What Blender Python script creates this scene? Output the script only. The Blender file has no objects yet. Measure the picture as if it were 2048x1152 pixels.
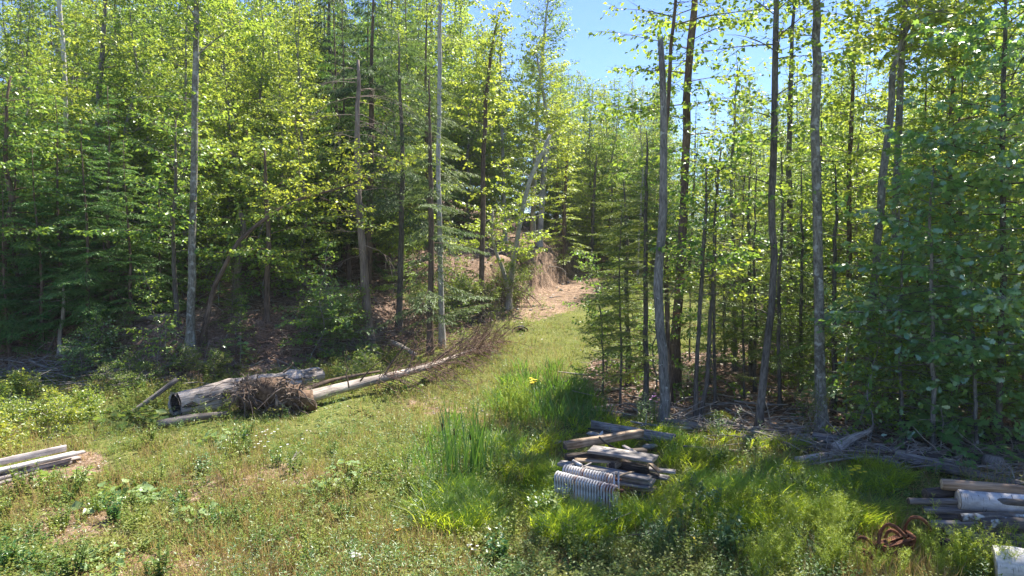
import bpy, math
import numpy as np
from mathutils import Vector, Matrix

scene = bpy.context.scene
COL = scene.collection
rng = np.random.default_rng(11)

# ------------------------------------------------------------------ camera, sky, sun, exposure
F = 1384.0                      # focal length in pixels of the 2048 px wide photograph
HOR = 490.0                     # row of the horizon in the photograph
CAMZ = 4.75
PITCH = math.atan((576 - HOR) / F)
cd = bpy.data.cameras.new('camera')
cam = bpy.data.objects.new('camera', cd)
COL.objects.link(cam)
cam.location = (0, 0, CAMZ)
cam.rotation_euler = (math.pi / 2 - PITCH, 0, 0)
cd.sensor_width = 36.0
cd.lens = 36.0 * F / 2048
cd.clip_start = 0.1
cd.clip_end = 3000
scene.camera = cam

SUN_AZ, SUN_EL = math.radians(36), math.radians(57)     # azimuth from +Y towards +X
world = bpy.data.worlds.new('World')
scene.world = world
world.use_nodes = True
wn = world.node_tree.nodes
wn.clear()
sky = wn.new('ShaderNodeTexSky')
sky.sky_type = 'NISHITA'
sky.sun_disc = False
sky.sun_elevation = SUN_EL
sky.sun_rotation = SUN_AZ
sky.air_density = 1.0
sky.dust_density = 0.0
sky.ozone_density = 2.0
bg = wn.new('ShaderNodeBackground')
bg.inputs['Strength'].default_value = 0.064
wo = wn.new('ShaderNodeOutputWorld')
tint = wn.new('ShaderNodeMix')          # a clear, deep summer blue
tint.data_type = 'RGBA'; tint.blend_type = 'MULTIPLY'
tint.inputs[0].default_value = 1.0
tint.inputs[7].default_value = (.64, .73, .98, 1)
world.node_tree.links.new(sky.outputs[0], tint.inputs[6])
world.node_tree.links.new(tint.outputs[2], bg.inputs[0])
world.node_tree.links.new(bg.outputs[0], wo.inputs[0])

sl = bpy.data.lights.new('sun', 'SUN')
sl.energy = 3.7
sl.angle = math.radians(0.5)
sl.color = (1.0, 0.93, 0.80)
so = bpy.data.objects.new('sun', sl)
COL.objects.link(so)
SUN = Vector((math.sin(SUN_AZ) * math.cos(SUN_EL), math.cos(SUN_AZ) * math.cos(SUN_EL), math.sin(SUN_EL)))
so.rotation_euler = SUN.to_track_quat('Z', 'Y').to_euler()
so.location = (20, 30, 40)

scene.view_settings.view_transform = 'Standard'
scene.view_settings.look = 'None'
scene.view_settings.exposure = 1.96
scene.view_settings.gamma = 1.0
scene.view_settings.use_curve_mapping = False
cy = scene.cycles
cy.max_bounces = 12
cy.diffuse_bounces = 8
cy.glossy_bounces = 2
cy.transmission_bounces = 8
cy.use_denoising = True
cy.denoising_prefilter = 'NONE'
cy.sample_clamp_indirect = 6.0
cy.caustics_reflective = False
cy.caustics_refractive = False
scene.render.film_transparent = False

# ------------------------------------------------------------------ mesh helpers
def norm(a):
    return a / np.maximum(np.linalg.norm(a, axis=-1, keepdims=True), 1e-9)

KITE = (np.array([(0, 0, 0), (.45, .33, .07), (1, 0, -.06), (.45, -.33, .07)], float),
        np.array([(0, 2, 1), (0, 3, 2)]))
NARROW = (np.array([(0, 0, 0), (.4, .13, .02), (1, 0, -.05), (.4, -.13, .02)], float),
          np.array([(0, 2, 1), (0, 3, 2)]))
SLIM = (np.array([(0, 0, 0), (.4, .085, .02), (1, 0, -.05), (.4, -.085, .02)], float),
        np.array([(0, 2, 1), (0, 3, 2)]))
def _star():
    c = [(.42, 0, .03)]
    for a, r in ((180, .42), (128, .50), (98, .22), (63, .58), (33, .26), (0, .62), (-33, .26), (-63, .58), (-98, .22), (-128, .50)):
        c.append((.42 + r * math.cos(math.radians(a)), r * math.sin(math.radians(a)), -.07 * (r > .4)))
    f = [(0, i, i + 1) for i in range(1, 10)] + [(0, 10, 1)]
    return np.array(c), np.array(f)[:, ::-1]
MAPLE = _star()
def _oak():
    xs = [0, .14, .25, .36, .48, .60, .70, .82, 1.0]
    ws = [.02, .13, .07, .27, .10, .33, .13, .22, .0]
    v = []
    for x, w in zip(xs, ws):
        v += [(x + (.06 if w > .12 else 0), w, .05 * w), (x + (.06 if w > .12 else 0), -w, .05 * w)]
    f = []
    for i in range(8):
        f += [(2 * i, 2 * i + 1, 2 * i + 3), (2 * i, 2 * i + 3, 2 * i + 2)]
    return np.array(v, float), np.array(f)
OAK = _oak()
def _round():
    c = [(.5, 0, -.05)]
    for k in range(9):
        a = math.pi + (k - 4) * 2 * math.pi / 8.6
        a = -math.pi + .5 + k * (2 * math.pi - 1.0) / 8
        rr_ = (.5, .43, .52, .44, .62, .45, .5, .42, .5)[k]
        c.append((.5 + rr_ * math.cos(a), .9 * rr_ * math.sin(a), (.07, -.05, .09, -.03, -.12, .05, .08, -.06, .05)[k]))
    c.append((.12, 0, 0))
    f = [(0, i, i + 1) for i in range(1, 9)] + [(0, 9, 10), (0, 10, 1)]
    return np.array(c), np.array(f)
ROUND = _round()

class MB:
    """collects tubes, boxes, blades and leaves; build() links them as ONE mesh object"""
    def __init__(self):
        self.V, self.F3, self.F4, self.BC, self.n = [], [], [], [], 0
    def add(self, V, F, bc=None):
        V = np.asarray(V, float); F = np.asarray(F)
        (self.F3 if F.shape[1] == 3 else self.F4).append(F + self.n)
        self.V.append(V)
        self.BC.append(V if bc is None else np.asarray(bc, float))
        self.n += len(V)
    def tube(self, pts, rad, n=8, wob=0.0, cap=True, r=None, start_cap=False):
        pts = np.asarray(pts, float); m = len(pts)
        rad = np.broadcast_to(np.asarray(rad, float), (m,))
        t = norm(np.gradient(pts, axis=0))
        mt = norm(t.mean(0) + 1e-9)
        ref = np.array((1., 0, 0)) if abs(mt[2]) > .75 else np.array((0, 0, 1.))
        u = norm(np.cross(t, ref)); v = np.cross(t, u)
        a = np.arange(n) * 2 * math.pi / n
        ca, sa = np.cos(a), np.sin(a)
        rr = rad[:, None] * np.ones(n)[None, :]
        if wob:
            g = r or rng
            k1, k2 = g.uniform(0, 6.28, 2)
            ss = np.linspace(0, 1, m)[:, None]
            rr = rr * (1 + wob * (np.sin(3 * a + k1 + 5 * ss) + .7 * np.sin(5 * a + k2 - 9 * ss)) + g.normal(0, wob * .5, (m, n)))
        V = pts[:, None] + rr[..., None] * (ca[None, :, None] * u[:, None] + sa[None, :, None] * v[:, None])
        s = np.concatenate([[0], np.cumsum(np.linalg.norm(np.diff(pts, axis=0), axis=1))])
        bc = np.stack([rr * ca, rr * sa, np.broadcast_to(s[:, None], (m, n))], -1)
        i = np.arange(m - 1)[:, None] * n; j = np.arange(n)[None, :]; j2 = (j + 1) % n
        f = np.stack([i + j, i + j2, i + n + j2, i + n + j], -1).reshape(-1, 4)
        base = self.n
        self.add(V.reshape(-1, 3), f, bc.reshape(-1, 3))
        for end, on in ((m - 1, cap), (0, start_cap)):
            if on:
                c = self.n
                self.V.append(pts[end][None]); self.BC.append(np.array([[0, 0, s[end]]])); self.n += 1
                jj = np.arange(n)
                a0, a1 = base + end * n + jj, base + end * n + (jj + 1) % n
                self.F3.append(np.stack([a0, a1, np.full(n, c)], -1) if end else np.stack([a1, a0, np.full(n, c)], -1))
    def leaves(self, P, D, N, S, shape):
        T, FT = shape
        D = norm(D); B = norm(np.cross(N, D)); N = np.cross(D, B)
        S = np.broadcast_to(np.asarray(S, float), (len(P),))[:, None, None]
        V = P[:, None] + S * (T[None, :, 0, None] * D[:, None] + T[None, :, 1, None] * B[:, None] + T[None, :, 2, None] * N[:, None])
        k = len(T)
        f = (np.arange(len(P))[:, None, None] * k + FT[None]).reshape(-1, 3)
        self.add(V.reshape(-1, 3), f)
    def blades(self, P, h, w, az, lean, curl=.3):
        """grass blades: 5 vertices, 3 triangles each"""
        n = len(P)
        h = np.broadcast_to(h, (n,)); w = np.broadcast_to(w, (n,)); lean = np.broadcast_to(lean, (n,))
        d = np.stack([np.cos(az), np.sin(az), 0 * az], -1)
        b = np.stack([-np.sin(az), np.cos(az), 0 * az], -1)
        tw = rng.uniform(-1.2, 1.2, n)
        b = b * np.cos(tw)[:, None] + d * np.sin(tw)[:, None]
        up = np.array((0, 0, 1.))
        def at(t):
            return P + up * (h * t * (1 - curl * lean * t))[:, None] + d * (h * lean * (.25 * t + .75 * t * t))[:, None]
        p0, p1, p2 = at(0), at(.55), at(1)
        W = (w * .5)[:, None] * b
        V = np.stack([p0 - W, p0 + W, p1 - W * .85, p1 + W * .85, p2], 1).reshape(-1, 3)
        f = np.array([(0, 1, 3), (0, 3, 2), (2, 3, 4)])
        self.add(V, (np.arange(n)[:, None, None] * 5 + f[None]).reshape(-1, 3))
    def box(self, c, s, R=None):
        v = np.array([(x, y, z) for x in (-.5, .5) for y in (-.5, .5) for z in (-.5, .5)]) * np.asarray(s)
        if R is not None: v = v @ np.asarray(R).T
        f = [(0, 1, 3, 2), (4, 6, 7, 5), (0, 4, 5, 1), (2, 3, 7, 6), (0, 2, 6, 4), (1, 5, 7, 3)]
        self.add(v + np.asarray(c), f)
    def mesh(self, name, mat, origin=(0, 0, 0), smooth=False):
        V = np.concatenate(self.V) - np.asarray(origin)
        BC = np.concatenate(self.BC)
        f3 = np.concatenate(self.F3) if self.F3 else np.zeros((0, 3), int)
        f4 = np.concatenate(self.F4) if self.F4 else np.zeros((0, 4), int)
        me = bpy.data.meshes.new(name)
        me.vertices.add(len(V)); me.vertices.foreach_set('co', V.astype(np.float32).ravel())
        nl = f3.size + f4.size
        me.loops.add(nl)
        me.loops.foreach_set('vertex_index', np.concatenate([f3.ravel(), f4.ravel()]).astype(np.int32))
        me.polygons.add(len(f3) + len(f4))
        ls = np.concatenate([np.arange(len(f3)) * 3, f3.size + np.arange(len(f4)) * 4]).astype(np.int32)
        me.polygons.foreach_set('loop_start', ls)
        if smooth:
            me.polygons.foreach_set('use_smooth', np.ones(len(ls), bool))
        if self.F4:
            at = me.attributes.new('bc', 'FLOAT_VECTOR', 'POINT')
            at.data.foreach_set('vector', BC.astype(np.float32).ravel())
        me.materials.append(mat)
        me.update(calc_edges=True)
        return me
    def build(self, name, mat, parent=None, origin=None, smooth=False, kind=None):
        if origin is None:
            origin = parent.location if parent is not None else (0, 0, 0)
        o = bpy.data.objects.new(name, self.mesh(name, mat, origin, smooth))
        COL.objects.link(o)
        if parent is not None:
            o.parent = parent
        else:
            o.location = origin
        if kind: o['kind'] = kind
        return o

def tag(o, label, cat, group=None, kind=None):
    o['label'] = label
    o['category'] = cat
    if group: o['group'] = group
    if kind: o['kind'] = kind
    return o

def thing(name, loc, label, cat, group=None, rotz=0.0, scale=1.0):
    o = bpy.data.objects.new(name, None)
    COL.objects.link(o)
    o.location = loc
    o.rotation_euler = (0, 0, rotz)
    o.scale = (scale,) * 3
    o.empty_display_size = .3
    return tag(o, label, cat, group)

def inst(name, me, parent, kind=None, M=None):
    """a child object that shares mesh data"""
    o = bpy.data.objects.new(name, me)
    COL.objects.link(o)
    o.parent = parent
    if M is not None: o.matrix_local = M
    if kind: o['kind'] = kind
    return o

# ------------------------------------------------------------------ terrain
_tab = np.random.default_rng(3).random((256, 256))
def vnoise(x, y, s=0):
    x = np.asarray(x, float) + 37.3 * s; y = np.asarray(y, float) + 91.7 * s
    xi, yi = np.floor(x).astype(int), np.floor(y).astype(int)
    fx, fy = x - xi, y - yi
    fx = fx * fx * (3 - 2 * fx); fy = fy * fy * (3 - 2 * fy)
    a, b = _tab[xi & 255, yi & 255], _tab[(xi + 1) & 255, yi & 255]
    c, d = _tab[xi & 255, (yi + 1) & 255], _tab[(xi + 1) & 255, (yi + 1) & 255]
    return (a * (1 - fx) + b * fx) * (1 - fy) + (c * (1 - fx) + d * fx) * fy
def fbm(x, y, s=0, o=3):
    return sum(vnoise(x * 2 ** k, y * 2 ** k, s + k) * .5 ** k for k in range(o)) / sum(.5 ** k for k in range(o))
def sstep(a, b, x):
    t = np.clip((np.asarray(x, float) - a) / (b - a), 0, 1)
    return t * t * (3 - 2 * t)
BANK = np.array([(-90, 20), (-40, 22), (-20, 23.2), (-11.4, 22.6), (-7.5, 24.5), (-4.5, 27.5), (-1.2, 33), (1.0, 38), (3.2, 44), (5.0, 50), (7, 60), (14, 90), (40, 300)], float)
def line_sd(x, y, L):
    """signed distance to a polyline, positive on its left"""
    x = np.asarray(x, float); y = np.asarray(y, float)
    best = np.full(x.shape, 1e9); sgn = np.ones(x.shape)
    for (ax, ay), (bx, by) in zip(L[:-1], L[1:]):
        dx, dy = bx - ax, by - ay
        t = np.clip(((x - ax) * dx + (y - ay) * dy) / (dx * dx + dy * dy), 0, 1)
        d = np.hypot(x - ax - t * dx, y - ay - t * dy)
        m = d < best
        best = np.where(m, d, best)
        sgn = np.where(m, np.where(dx * (y - ay) - dy * (x - ax) > 0, 1, -1), sgn)
    return best * sgn
WOOD = np.array([(3.4, 27), (2.4, 23), (2.3, 18.9), (4.7, 17.5), (7, 16), (10.2, 13.9), (18, 11), (60, 5)], float)[::-1]
def bank_d(x, y): return line_sd(x, y, BANK)
def wood_d(x, y):
    """positive inside the right-hand wood"""
    d = -line_sd(x, y, WOOD)
    d = np.minimum(d, 8)
    lim = np.interp(x, [2, 8, 11, 14, 18, 25], [25.5, 27, 30, 40, 70, 90])
    return np.minimum(d, lim - y)
def softp(v, k=3.0): return k * np.logaddexp(0, np.asarray(v, float) / k)
def gz(x, y):
    x = np.asarray(x, float); y = np.asarray(y, float)
    base = 0.10 * (softp(y - 22) - softp(y - 75))
    d = bank_d(x, y) + .7 * (vnoise(x * .9, y * .9, 4) - .5) * sstep(30, 36, y)
    cut = sstep(33, 38, y) * (1 - sstep(52, 60, y))
    dd = np.clip(d, 0, 60)
    bank = (1.3 + .9 * cut) * sstep(0, 2.6 - 1.2 * cut, dd) + .22 * softp(dd - 2, .6) - .22 * softp(dd - 34, 3)
    b = .30 * (fbm(x * .25, y * .25, 1) - .5) + .10 * (fbm(x * 1.1, y * 1.1, 7) - .5)
    b = b * (1 + 1.5 * sstep(0, 4, d)) * sstep(4, 12, y + 0 * x)
    return base + bank + b
CP, SP = math.cos(PITCH), math.sin(PITCH)
def ray(px, py):
    a, b = (px - 1024) / F, (576 - py) / F
    return np.array((a, CP + b * SP, -SP + b * CP))
def pY(px, py, Y):
    d = ray(px, py)
    return np.array((0, 0, CAMZ)) + d * (Y / d[1])
def pZ(px, py, z):
    d = ray(px, py)
    return np.array((0, 0, CAMZ)) + d * ((z - CAMZ) / d[2])
def pG(px, py):
    """point of the ground behind a pixel"""
    d = ray(px, py)
    t = np.arange(6, 130, .05)
    X = d[None] * t[:, None]
    z = CAMZ + X[:, 2]
    hit = np.nonzero(z < gz(X[:, 0], X[:, 1]))[0]
    k = hit[0] if len(hit) else -1
    p = X[k].copy(); p[2] = gz(p[0], p[1])
    return p
def onG(x, y, dz=0.0): return np.array((x, y, float(gz(x, y)) + dz))
def to_px(p):
    v = np.asarray(p, float) - np.array((0, 0, CAMZ))
    dep = v[..., 1] * CP - v[..., 2] * SP
    up = v[..., 1] * SP + v[..., 2] * CP
    return 1024 + F * v[..., 0] / dep, 576 - F * up / dep
def inpoly(px, py, poly):
    poly = np.asarray(poly, float)
    c = np.zeros(np.shape(px), bool)
    x0, y0 = poly[-1]
    for x1, y1 in poly:
        k = ((y1 > py) != (y0 > py)) & (px < (x0 - x1) * (py - y1) / (y0 - y1 + 1e-12) + x1)
        c ^= k
        x0, y0 = x1, y1
    return c

# ------------------------------------------------------------------ materials
def new_mat(name):
    m = bpy.data.materials.new(name)
    m.use_nodes = True
    nt = m.node_tree
    nt.nodes.clear()
    out = nt.nodes.new('ShaderNodeOutputMaterial')
    def N(t, **k):
        n = nt.nodes.new(t)
        for a, b in k.items(): setattr(n, a, b)
        return n
    def L(a, b): nt.links.new(a, b)
    return m, N, L, out
def ramp(N, stops, interp='LINEAR'):
    r = N('ShaderNodeValToRGB')
    r.color_ramp.interpolation = interp
    e = r.color_ramp.elements
    e[0].position, e[0].color = stops[0][0], (*stops[0][1], 1)
    e[1].position, e[1].color = stops[-1][0], (*stops[-1][1], 1)
    for p, c in stops[1:-1]:
        x = e.new(p); x.color = (*c, 1)
    return r
def mixc(N, L, f, a, b, mode='MIX'):
    n = N('ShaderNodeMix'); n.data_type = 'RGBA'; n.blend_type = mode
    for s, v in ((n.inputs[0], f), (n.inputs[6], a), (n.inputs[7], b)):
        if isinstance(v, (int, float)): s.default_value = v
        elif isinstance(v, tuple): s.default_value = (*v, 1)
        else: L(v, s)
    return n.outputs[2]

def mat_leaf(name, cols, trans, tf=.45, gloss=.05, rough=.4, ovar=.35, gain=1.35, patch=None):
    """leaf: diffuse + translucent + a little gloss; colour varies from leaf to leaf and from plant to plant"""
    cols = [tuple(min(.8, v * gain) for v in c) for c in cols]; trans = tuple(min(.9, v * (.5 + .5 * gain)) for v in trans)
    m, N, L, out = new_mat(name)
    g = N('ShaderNodeNewGeometry')
    n = len(cols)
    r = ramp(N, [(i / (n - 1), c) for i, c in enumerate(cols)])
    L(g.outputs['Random Per Island'], r.inputs[0])
    oi = N('ShaderNodeObjectInfo')
    hv = N('ShaderNodeHueSaturation')
    mr = N('ShaderNodeMapRange'); mr.inputs[3].default_value = .5 - .05 * ovar; mr.inputs[4].default_value = .5 + .06 * ovar
    L(oi.outputs['Random'], mr.inputs[0]); L(mr.outputs[0], hv.inputs['Hue'])
    mv = N('ShaderNodeMapRange'); mv.inputs[3].default_value = 1 + .6 * ovar; mv.inputs[4].default_value = 1 - .6 * ovar
    L(oi.outputs['Random'], mv.inputs[0]); L(mv.outputs[0], hv.inputs['Value'])
    base = r.outputs[0]
    if patch:                      # patches of dry and yellow plants
        tcp = N('ShaderNodeTexCoord'); np_ = N('ShaderNodeTexNoise'); np_.inputs['Scale'].default_value = .9; np_.inputs['Detail'].default_value = 4
        L(tcp.outputs['Object'], np_.inputs[0])
        rp = ramp(N, [(.42, (0, 0, 0)), (.60, (.9, .9, .9))]); L(np_.outputs[0], rp.inputs[0])
        base = mixc(N, L, rp.outputs[0], base, patch)
    L(base, hv.inputs['Color'])
    hv2 = N('ShaderNodeHueSaturation'); hv2.inputs['Color'].default_value = (*trans, 1)
    L(mr.outputs[0], hv2.inputs['Hue'])
    md = N('ShaderNodeMapRange'); md.inputs[3].default_value = .65; md.inputs[4].default_value = 1.25
    L(g.outputs['Random Per Island'], md.inputs[0]); L(md.outputs[0], hv2.inputs['Value'])
    d = N('ShaderNodeBsdfDiffuse'); L(hv.outputs[0], d.inputs[0])
    t = N('ShaderNodeBsdfTranslucent'); L(hv2.outputs[0], t.inputs[0])
    mx = N('ShaderNodeMixShader'); mx.inputs[0].default_value = tf
    L(d.outputs[0], mx.inputs[1]); L(t.outputs[0], mx.inputs[2])
    gl = N('ShaderNodeBsdfGlossy'); gl.inputs['Roughness'].default_value = rough
    gl.inputs[0].default_value = (.9, .95, .9, 1)
    m2 = N('ShaderNodeMixShader'); m2.inputs[0].default_value = gloss
    L(mx.outputs[0], m2.inputs[1]); L(gl.outputs[0], m2.inputs[2])
    L(m2.outputs[0], out.inputs[0])
    return m

def mat_bark(name, dark, light, sc=(7, 7, 1.6), spots=None, lent=None, bump=.5, spot_at=(.62, .68), coord='bc'):
    m, N, L, out = new_mat(name)
    p = N('ShaderNodeBsdfPrincipled'); p.inputs['Roughness'].default_value = .9
    p.inputs['Specular IOR Level'].default_value = .15
    if coord == 'bc':
        at = N('ShaderNodeAttribute'); at.attribute_name = 'bc'; vec = at.outputs['Vector']
    else:
        at = N('ShaderNodeTexCoord'); vec = at.outputs['Object']
    oi = N('ShaderNodeObjectInfo')
    ad = N('ShaderNodeVectorMath'); ad.operation = 'ADD'
    sx = N('ShaderNodeCombineXYZ')
    mu = N('ShaderNodeMath'); mu.operation = 'MULTIPLY'; mu.inputs[1].default_value = 37.0
    L(oi.outputs['Random'], mu.inputs[0])
    for i in range(3): L(mu.outputs[0], sx.inputs[i])
    L(vec, ad.inputs[0]); L(sx.outputs[0], ad.inputs[1])
    mp = N('ShaderNodeMapping'); mp.inputs['Scale'].default_value = sc
    L(ad.outputs[0], mp.inputs[0])
    n1 = N('ShaderNodeTexNoise'); n1.inputs['Scale'].default_value = 2.6; n1.inputs['Detail'].default_value = 6; n1.inputs['Roughness'].default_value = .65
    L(mp.outputs[0], n1.inputs[0])
    r = ramp(N, [(.33, dark), (.68, light)])
    L(n1.outputs[0], r.inputs[0])
    col = r.outputs[0]
    n3 = N('ShaderNodeTexNoise'); n3.inputs['Scale'].default_value = 1.1; n3.inputs['Detail'].default_value = 2
    L(ad.outputs[0], n3.inputs[0])
    r3 = ramp(N, [(.35, (.62, .62, .62)), (.7, (1.15, 1.15, 1.15))])
    L(n3.outputs[0], r3.inputs[0])
    col = mixc(N, L, 1.0, col, r3.outputs[0], 'MULTIPLY')
    if spots:
        n2 = N('ShaderNodeTexNoise'); n2.inputs['Scale'].default_value = 6.5; n2.inputs['Detail'].default_value = 4
        L(ad.outputs[0], n2.inputs[0])
        r2 = ramp(N, [(spot_at[0], (0, 0, 0)), (spot_at[1], (1, 1, 1))])
        L(n2.outputs[0], r2.inputs[0])
        col = mixc(N, L, r2.outputs[0], col, spots)
    if lent:
        mp2 = N('ShaderNodeMapping'); mp2.inputs['Scale'].default_value = (3.5, 3.5, 48)
        L(ad.outputs[0], mp2.inputs[0])
        n4 = N('ShaderNodeTexNoise'); n4.inputs['Scale'].default_value = 1.6; n4.inputs['Detail'].default_value = 3
        L(mp2.outputs[0], n4.inputs[0])
        r4 = ramp(N, [(.64, (0, 0, 0)), (.70, (1, 1, 1))])
        L(n4.outputs[0], r4.inputs[0])
        col = mixc(N, L, r4.outputs[0], col, lent)
    L(col, p.inputs['Base Color'])
    b = N('ShaderNodeBump'); b.inputs['Strength'].default_value = bump; b.inputs['Distance'].default_value = .03
    L(n1.outputs[0], b.inputs['Height']); L(b.outputs[0], p.inputs['Normal'])
    L(p.outputs[0], out.inputs[0])
    return m

M = {}
M['maple'] = mat_leaf('maple_leaf', [(.05, .10, .014), (.08, .14, .018), (.12, .175, .02), (.165, .205, .022)], (.35, .43, .05), .46, gain=1.8)
M['yellow'] = mat_leaf('yellow_green_leaf', [(.08, .15, .016), (.12, .19, .02), (.16, .22, .025), (.20, .25, .03)], (.40, .48, .05), .48, gain=1.7)
M['beech'] = mat_leaf('beech_leaf', [(.038, .088, .013), (.062, .12, .018), (.095, .155, .02)], (.29, .40, .05), .42, gain=1.8)
M['birchleaf'] = mat_leaf('birch_leaf', [(.05, .10, .018), (.08, .14, .02), (.11, .17, .025)], (.35, .43, .06), .46, gain=1.7)
M['oak'] = mat_leaf('oak_leaf', [(.025, .075, .022), (.04, .105, .03), (.06, .135, .035)], (.30, .44, .06), .38, gloss=.15, rough=.35, gain=2.15)
M['hemlock'] = mat_leaf('hemlock_needle', [(.03, .075, .022), (.05, .11, .03), (.075, .145, .038)], (.18, .32, .05), .28, gloss=.04, gain=1.9)
M['cedar'] = mat_leaf('cedar_spray', [(.045, .075, .03), (.07, .105, .042), (.10, .135, .06)], (.18, .26, .07), .26, gloss=.02, gain=1.5)
M['fir'] = mat_leaf('fir_needle', [(.035, .07, .018), (.06, .10, .022), (.10, .14, .03)], (.26, .32, .05), .30, gloss=.03, gain=1.6)
M['spruce'] = mat_leaf('spruce_needle', [(.016, .04, .018), (.026, .058, .024), (.04, .078, .032)], (.08, .14, .04), .2, gloss=.05)
M['rust_needle'] = mat_leaf('dead_red_needle', [(.22, .06, .025), (.32, .09, .04)], (.4, .12, .05), .3)
M['lime'] = mat_leaf('lime_grass', [(.045, .105, .012), (.075, .15, .015), (.115, .19, .02), (.17, .22, .03)], (.54, .70, .04), .5, gloss=.03, ovar=0, gain=1.8, patch=(.04, .085, .018))
M['sedge'] = mat_leaf('sedge_grass', [(.025, .08, .018), (.045, .115, .022), (.08, .15, .03)], (.20, .38, .03), .4, gloss=.05, ovar=0)
M['meadow'] = mat_leaf('meadow_grass', [(.055, .105, .022), (.10, .155, .03), (.17, .20, .05), (.27, .26, .09)], (.30, .35, .06), .38, gloss=.02, ovar=0, patch=(.36, .28, .14))
M['dry'] = mat_leaf('dry_grass', [(.16, .10, .04), (.26, .18, .08), (.36, .28, .14), (.25, .13, .05)], (.42, .32, .12), .35, gloss=.01, ovar=0)
M['weed'] = mat_leaf('weed_leaf', [(.035, .085, .022), (.06, .115, .03), (.095, .15, .04), (.15, .18, .06)], (.28, .38, .06), .36, gloss=.018, ovar=.1, patch=(.24, .24, .06))
M['paleweed'] = mat_leaf('pale_weed_leaf', [(.09, .14, .03), (.13, .18, .035), (.18, .22, .05), (.24, .25, .09)], (.42, .46, .08), .38, gloss=.012, ovar=.1)
M['tallweed'] = mat_leaf('tall_weed_leaf', [(.10, .16, .02), (.15, .21, .025), (.21, .26, .035)], (.58, .64, .06), .45, gloss=.02, ovar=.15, gain=1.5)
M['burdock'] = mat_leaf('broad_pale_leaf', [(.08, .15, .04), (.14, .21, .07), (.22, .28, .14)], (.34, .46, .09), .3, gloss=.05, ovar=.25)
M['bramble'] = mat_leaf('bramble_leaf', [(.055, .12, .02), (.10, .17, .025), (.16, .21, .03), (.22, .22, .04)], (.5, .55, .06), .45, gloss=.05)
M['willowherb'] = mat_leaf('willowherb_leaf', [(.04, .11, .03), (.07, .15, .04)], (.28, .42, .06), .4, gloss=.06)
M['orange_leaf'] = mat_leaf('orange_leaf', [(.30, .12, .03), (.38, .2, .05)], (.5, .25, .05), .4)

M['bark_grey'] = mat_bark('grey_bark', (0.101, 0.095, 0.088), (0.365, 0.338, 0.311), (9, 9, 2.0), spots=(.42, .42, .38))
M['bark_mottle'] = mat_bark('mottled_bark', (0.095, 0.088, 0.074), (0.338, 0.317, 0.270), (8, 8, 3), spots=(.36, .36, .33), spot_at=(.54, .64))
M['bark_brown'] = mat_bark('brown_bark', (0.068, 0.047, 0.038), (0.257, 0.189, 0.149), (9, 9, 1.6))
M['bark_red'] = mat_bark('reddish_bark', (0.081, 0.057, 0.046), (0.297, 0.203, 0.162), (10, 10, 2))
M['bark_dark'] = mat_bark('dark_bark', (0.061, 0.054, 0.047), (0.230, 0.203, 0.176), (9, 9, 2))
M['bark_dead'] = mat_bark('bare_dead_wood', (.14, .10, .08), (.42, .34, .29), (14, 14, .8), bump=.4)
M['twig_grey'] = mat_bark('grey_twig', (.20, .175, .15), (.48, .43, .38), (12, 12, 2))
M['twig_brown'] = mat_bark('brown_dead_twig', (.14, .085, .065), (.36, .245, .195), (9, 9, 2))
M['birch'] = mat_bark('birch_bark', (.50, .47, .44), (.80, .77, .74), (6, 6, 3), lent=(.07, .06, .055), bump=.2)
M['birch_old'] = mat_bark('grey_birch_bark', (.32, .30, .29), (.62, .59, .57), (6, 6, 3), lent=(.07, .06, .055), bump=.25)
M['peeled'] = mat_bark('peeled_log', (.20, .125, .075), (.46, .33, .23), (12, 12, .7), bump=.4)
M['log_pale'] = mat_bark('pale_rotten_log', (.22, .175, .15), (.70, .62, .56), (12, 12, .7), bump=.8)
M['log_grey'] = mat_bark('weathered_log', (.10, .085, .075), (.34, .30, .27), (12, 12, .8), bump=.7)
M['log_lichen'] = mat_bark('lichen_log', (.06, .05, .045), (.22, .20, .18), (10, 10, 2), spots=(.42, .43, .40), spot_at=(.58, .66))
M['log_dark'] = mat_bark('dark_log', (.03, .025, .022), (.13, .11, .10), (10, 10, 1.2), bump=.8)
M['soil_root'] = mat_bark('earthy_root', (.07, .052, .04), (.30, .23, .19), (14, 14, 3), bump=.6)
def mat_simple(name, c, rough=.6, metal=0.0, c2=None, scale=8, spec=.4, bump=0):
    m, N, L, out = new_mat(name)
    p = N('ShaderNodeBsdfPrincipled')
    p.inputs['Roughness'].default_value = rough; p.inputs['Metallic'].default_value = metal
    p.inputs['Specular IOR Level'].default_value = spec
    p.inputs['Base Color'].default_value = (*c, 1)
    if c2:
        tc = N('ShaderNodeTexCoord')
        n = N('ShaderNodeTexNoise'); n.inputs['Scale'].default_value = scale; n.inputs['Detail'].default_value = 5
        L(tc.outputs['Object'], n.inputs[0])
        r = ramp(N, [(.42, c), (.62, c2)])
        L(n.outputs[0], r.inputs[0]); L(r.outputs[0], p.inputs['Base Color'])
        if bump:
            b = N('ShaderNodeBump'); b.inputs['Strength'].default_value = bump; b.inputs['Distance'].default_value = .01
            L(n.outputs[0], b.inputs['Height']); L(b.outputs[0], p.inputs['Normal'])
    L(p.outputs[0], out.inputs[0])
    return m
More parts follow.
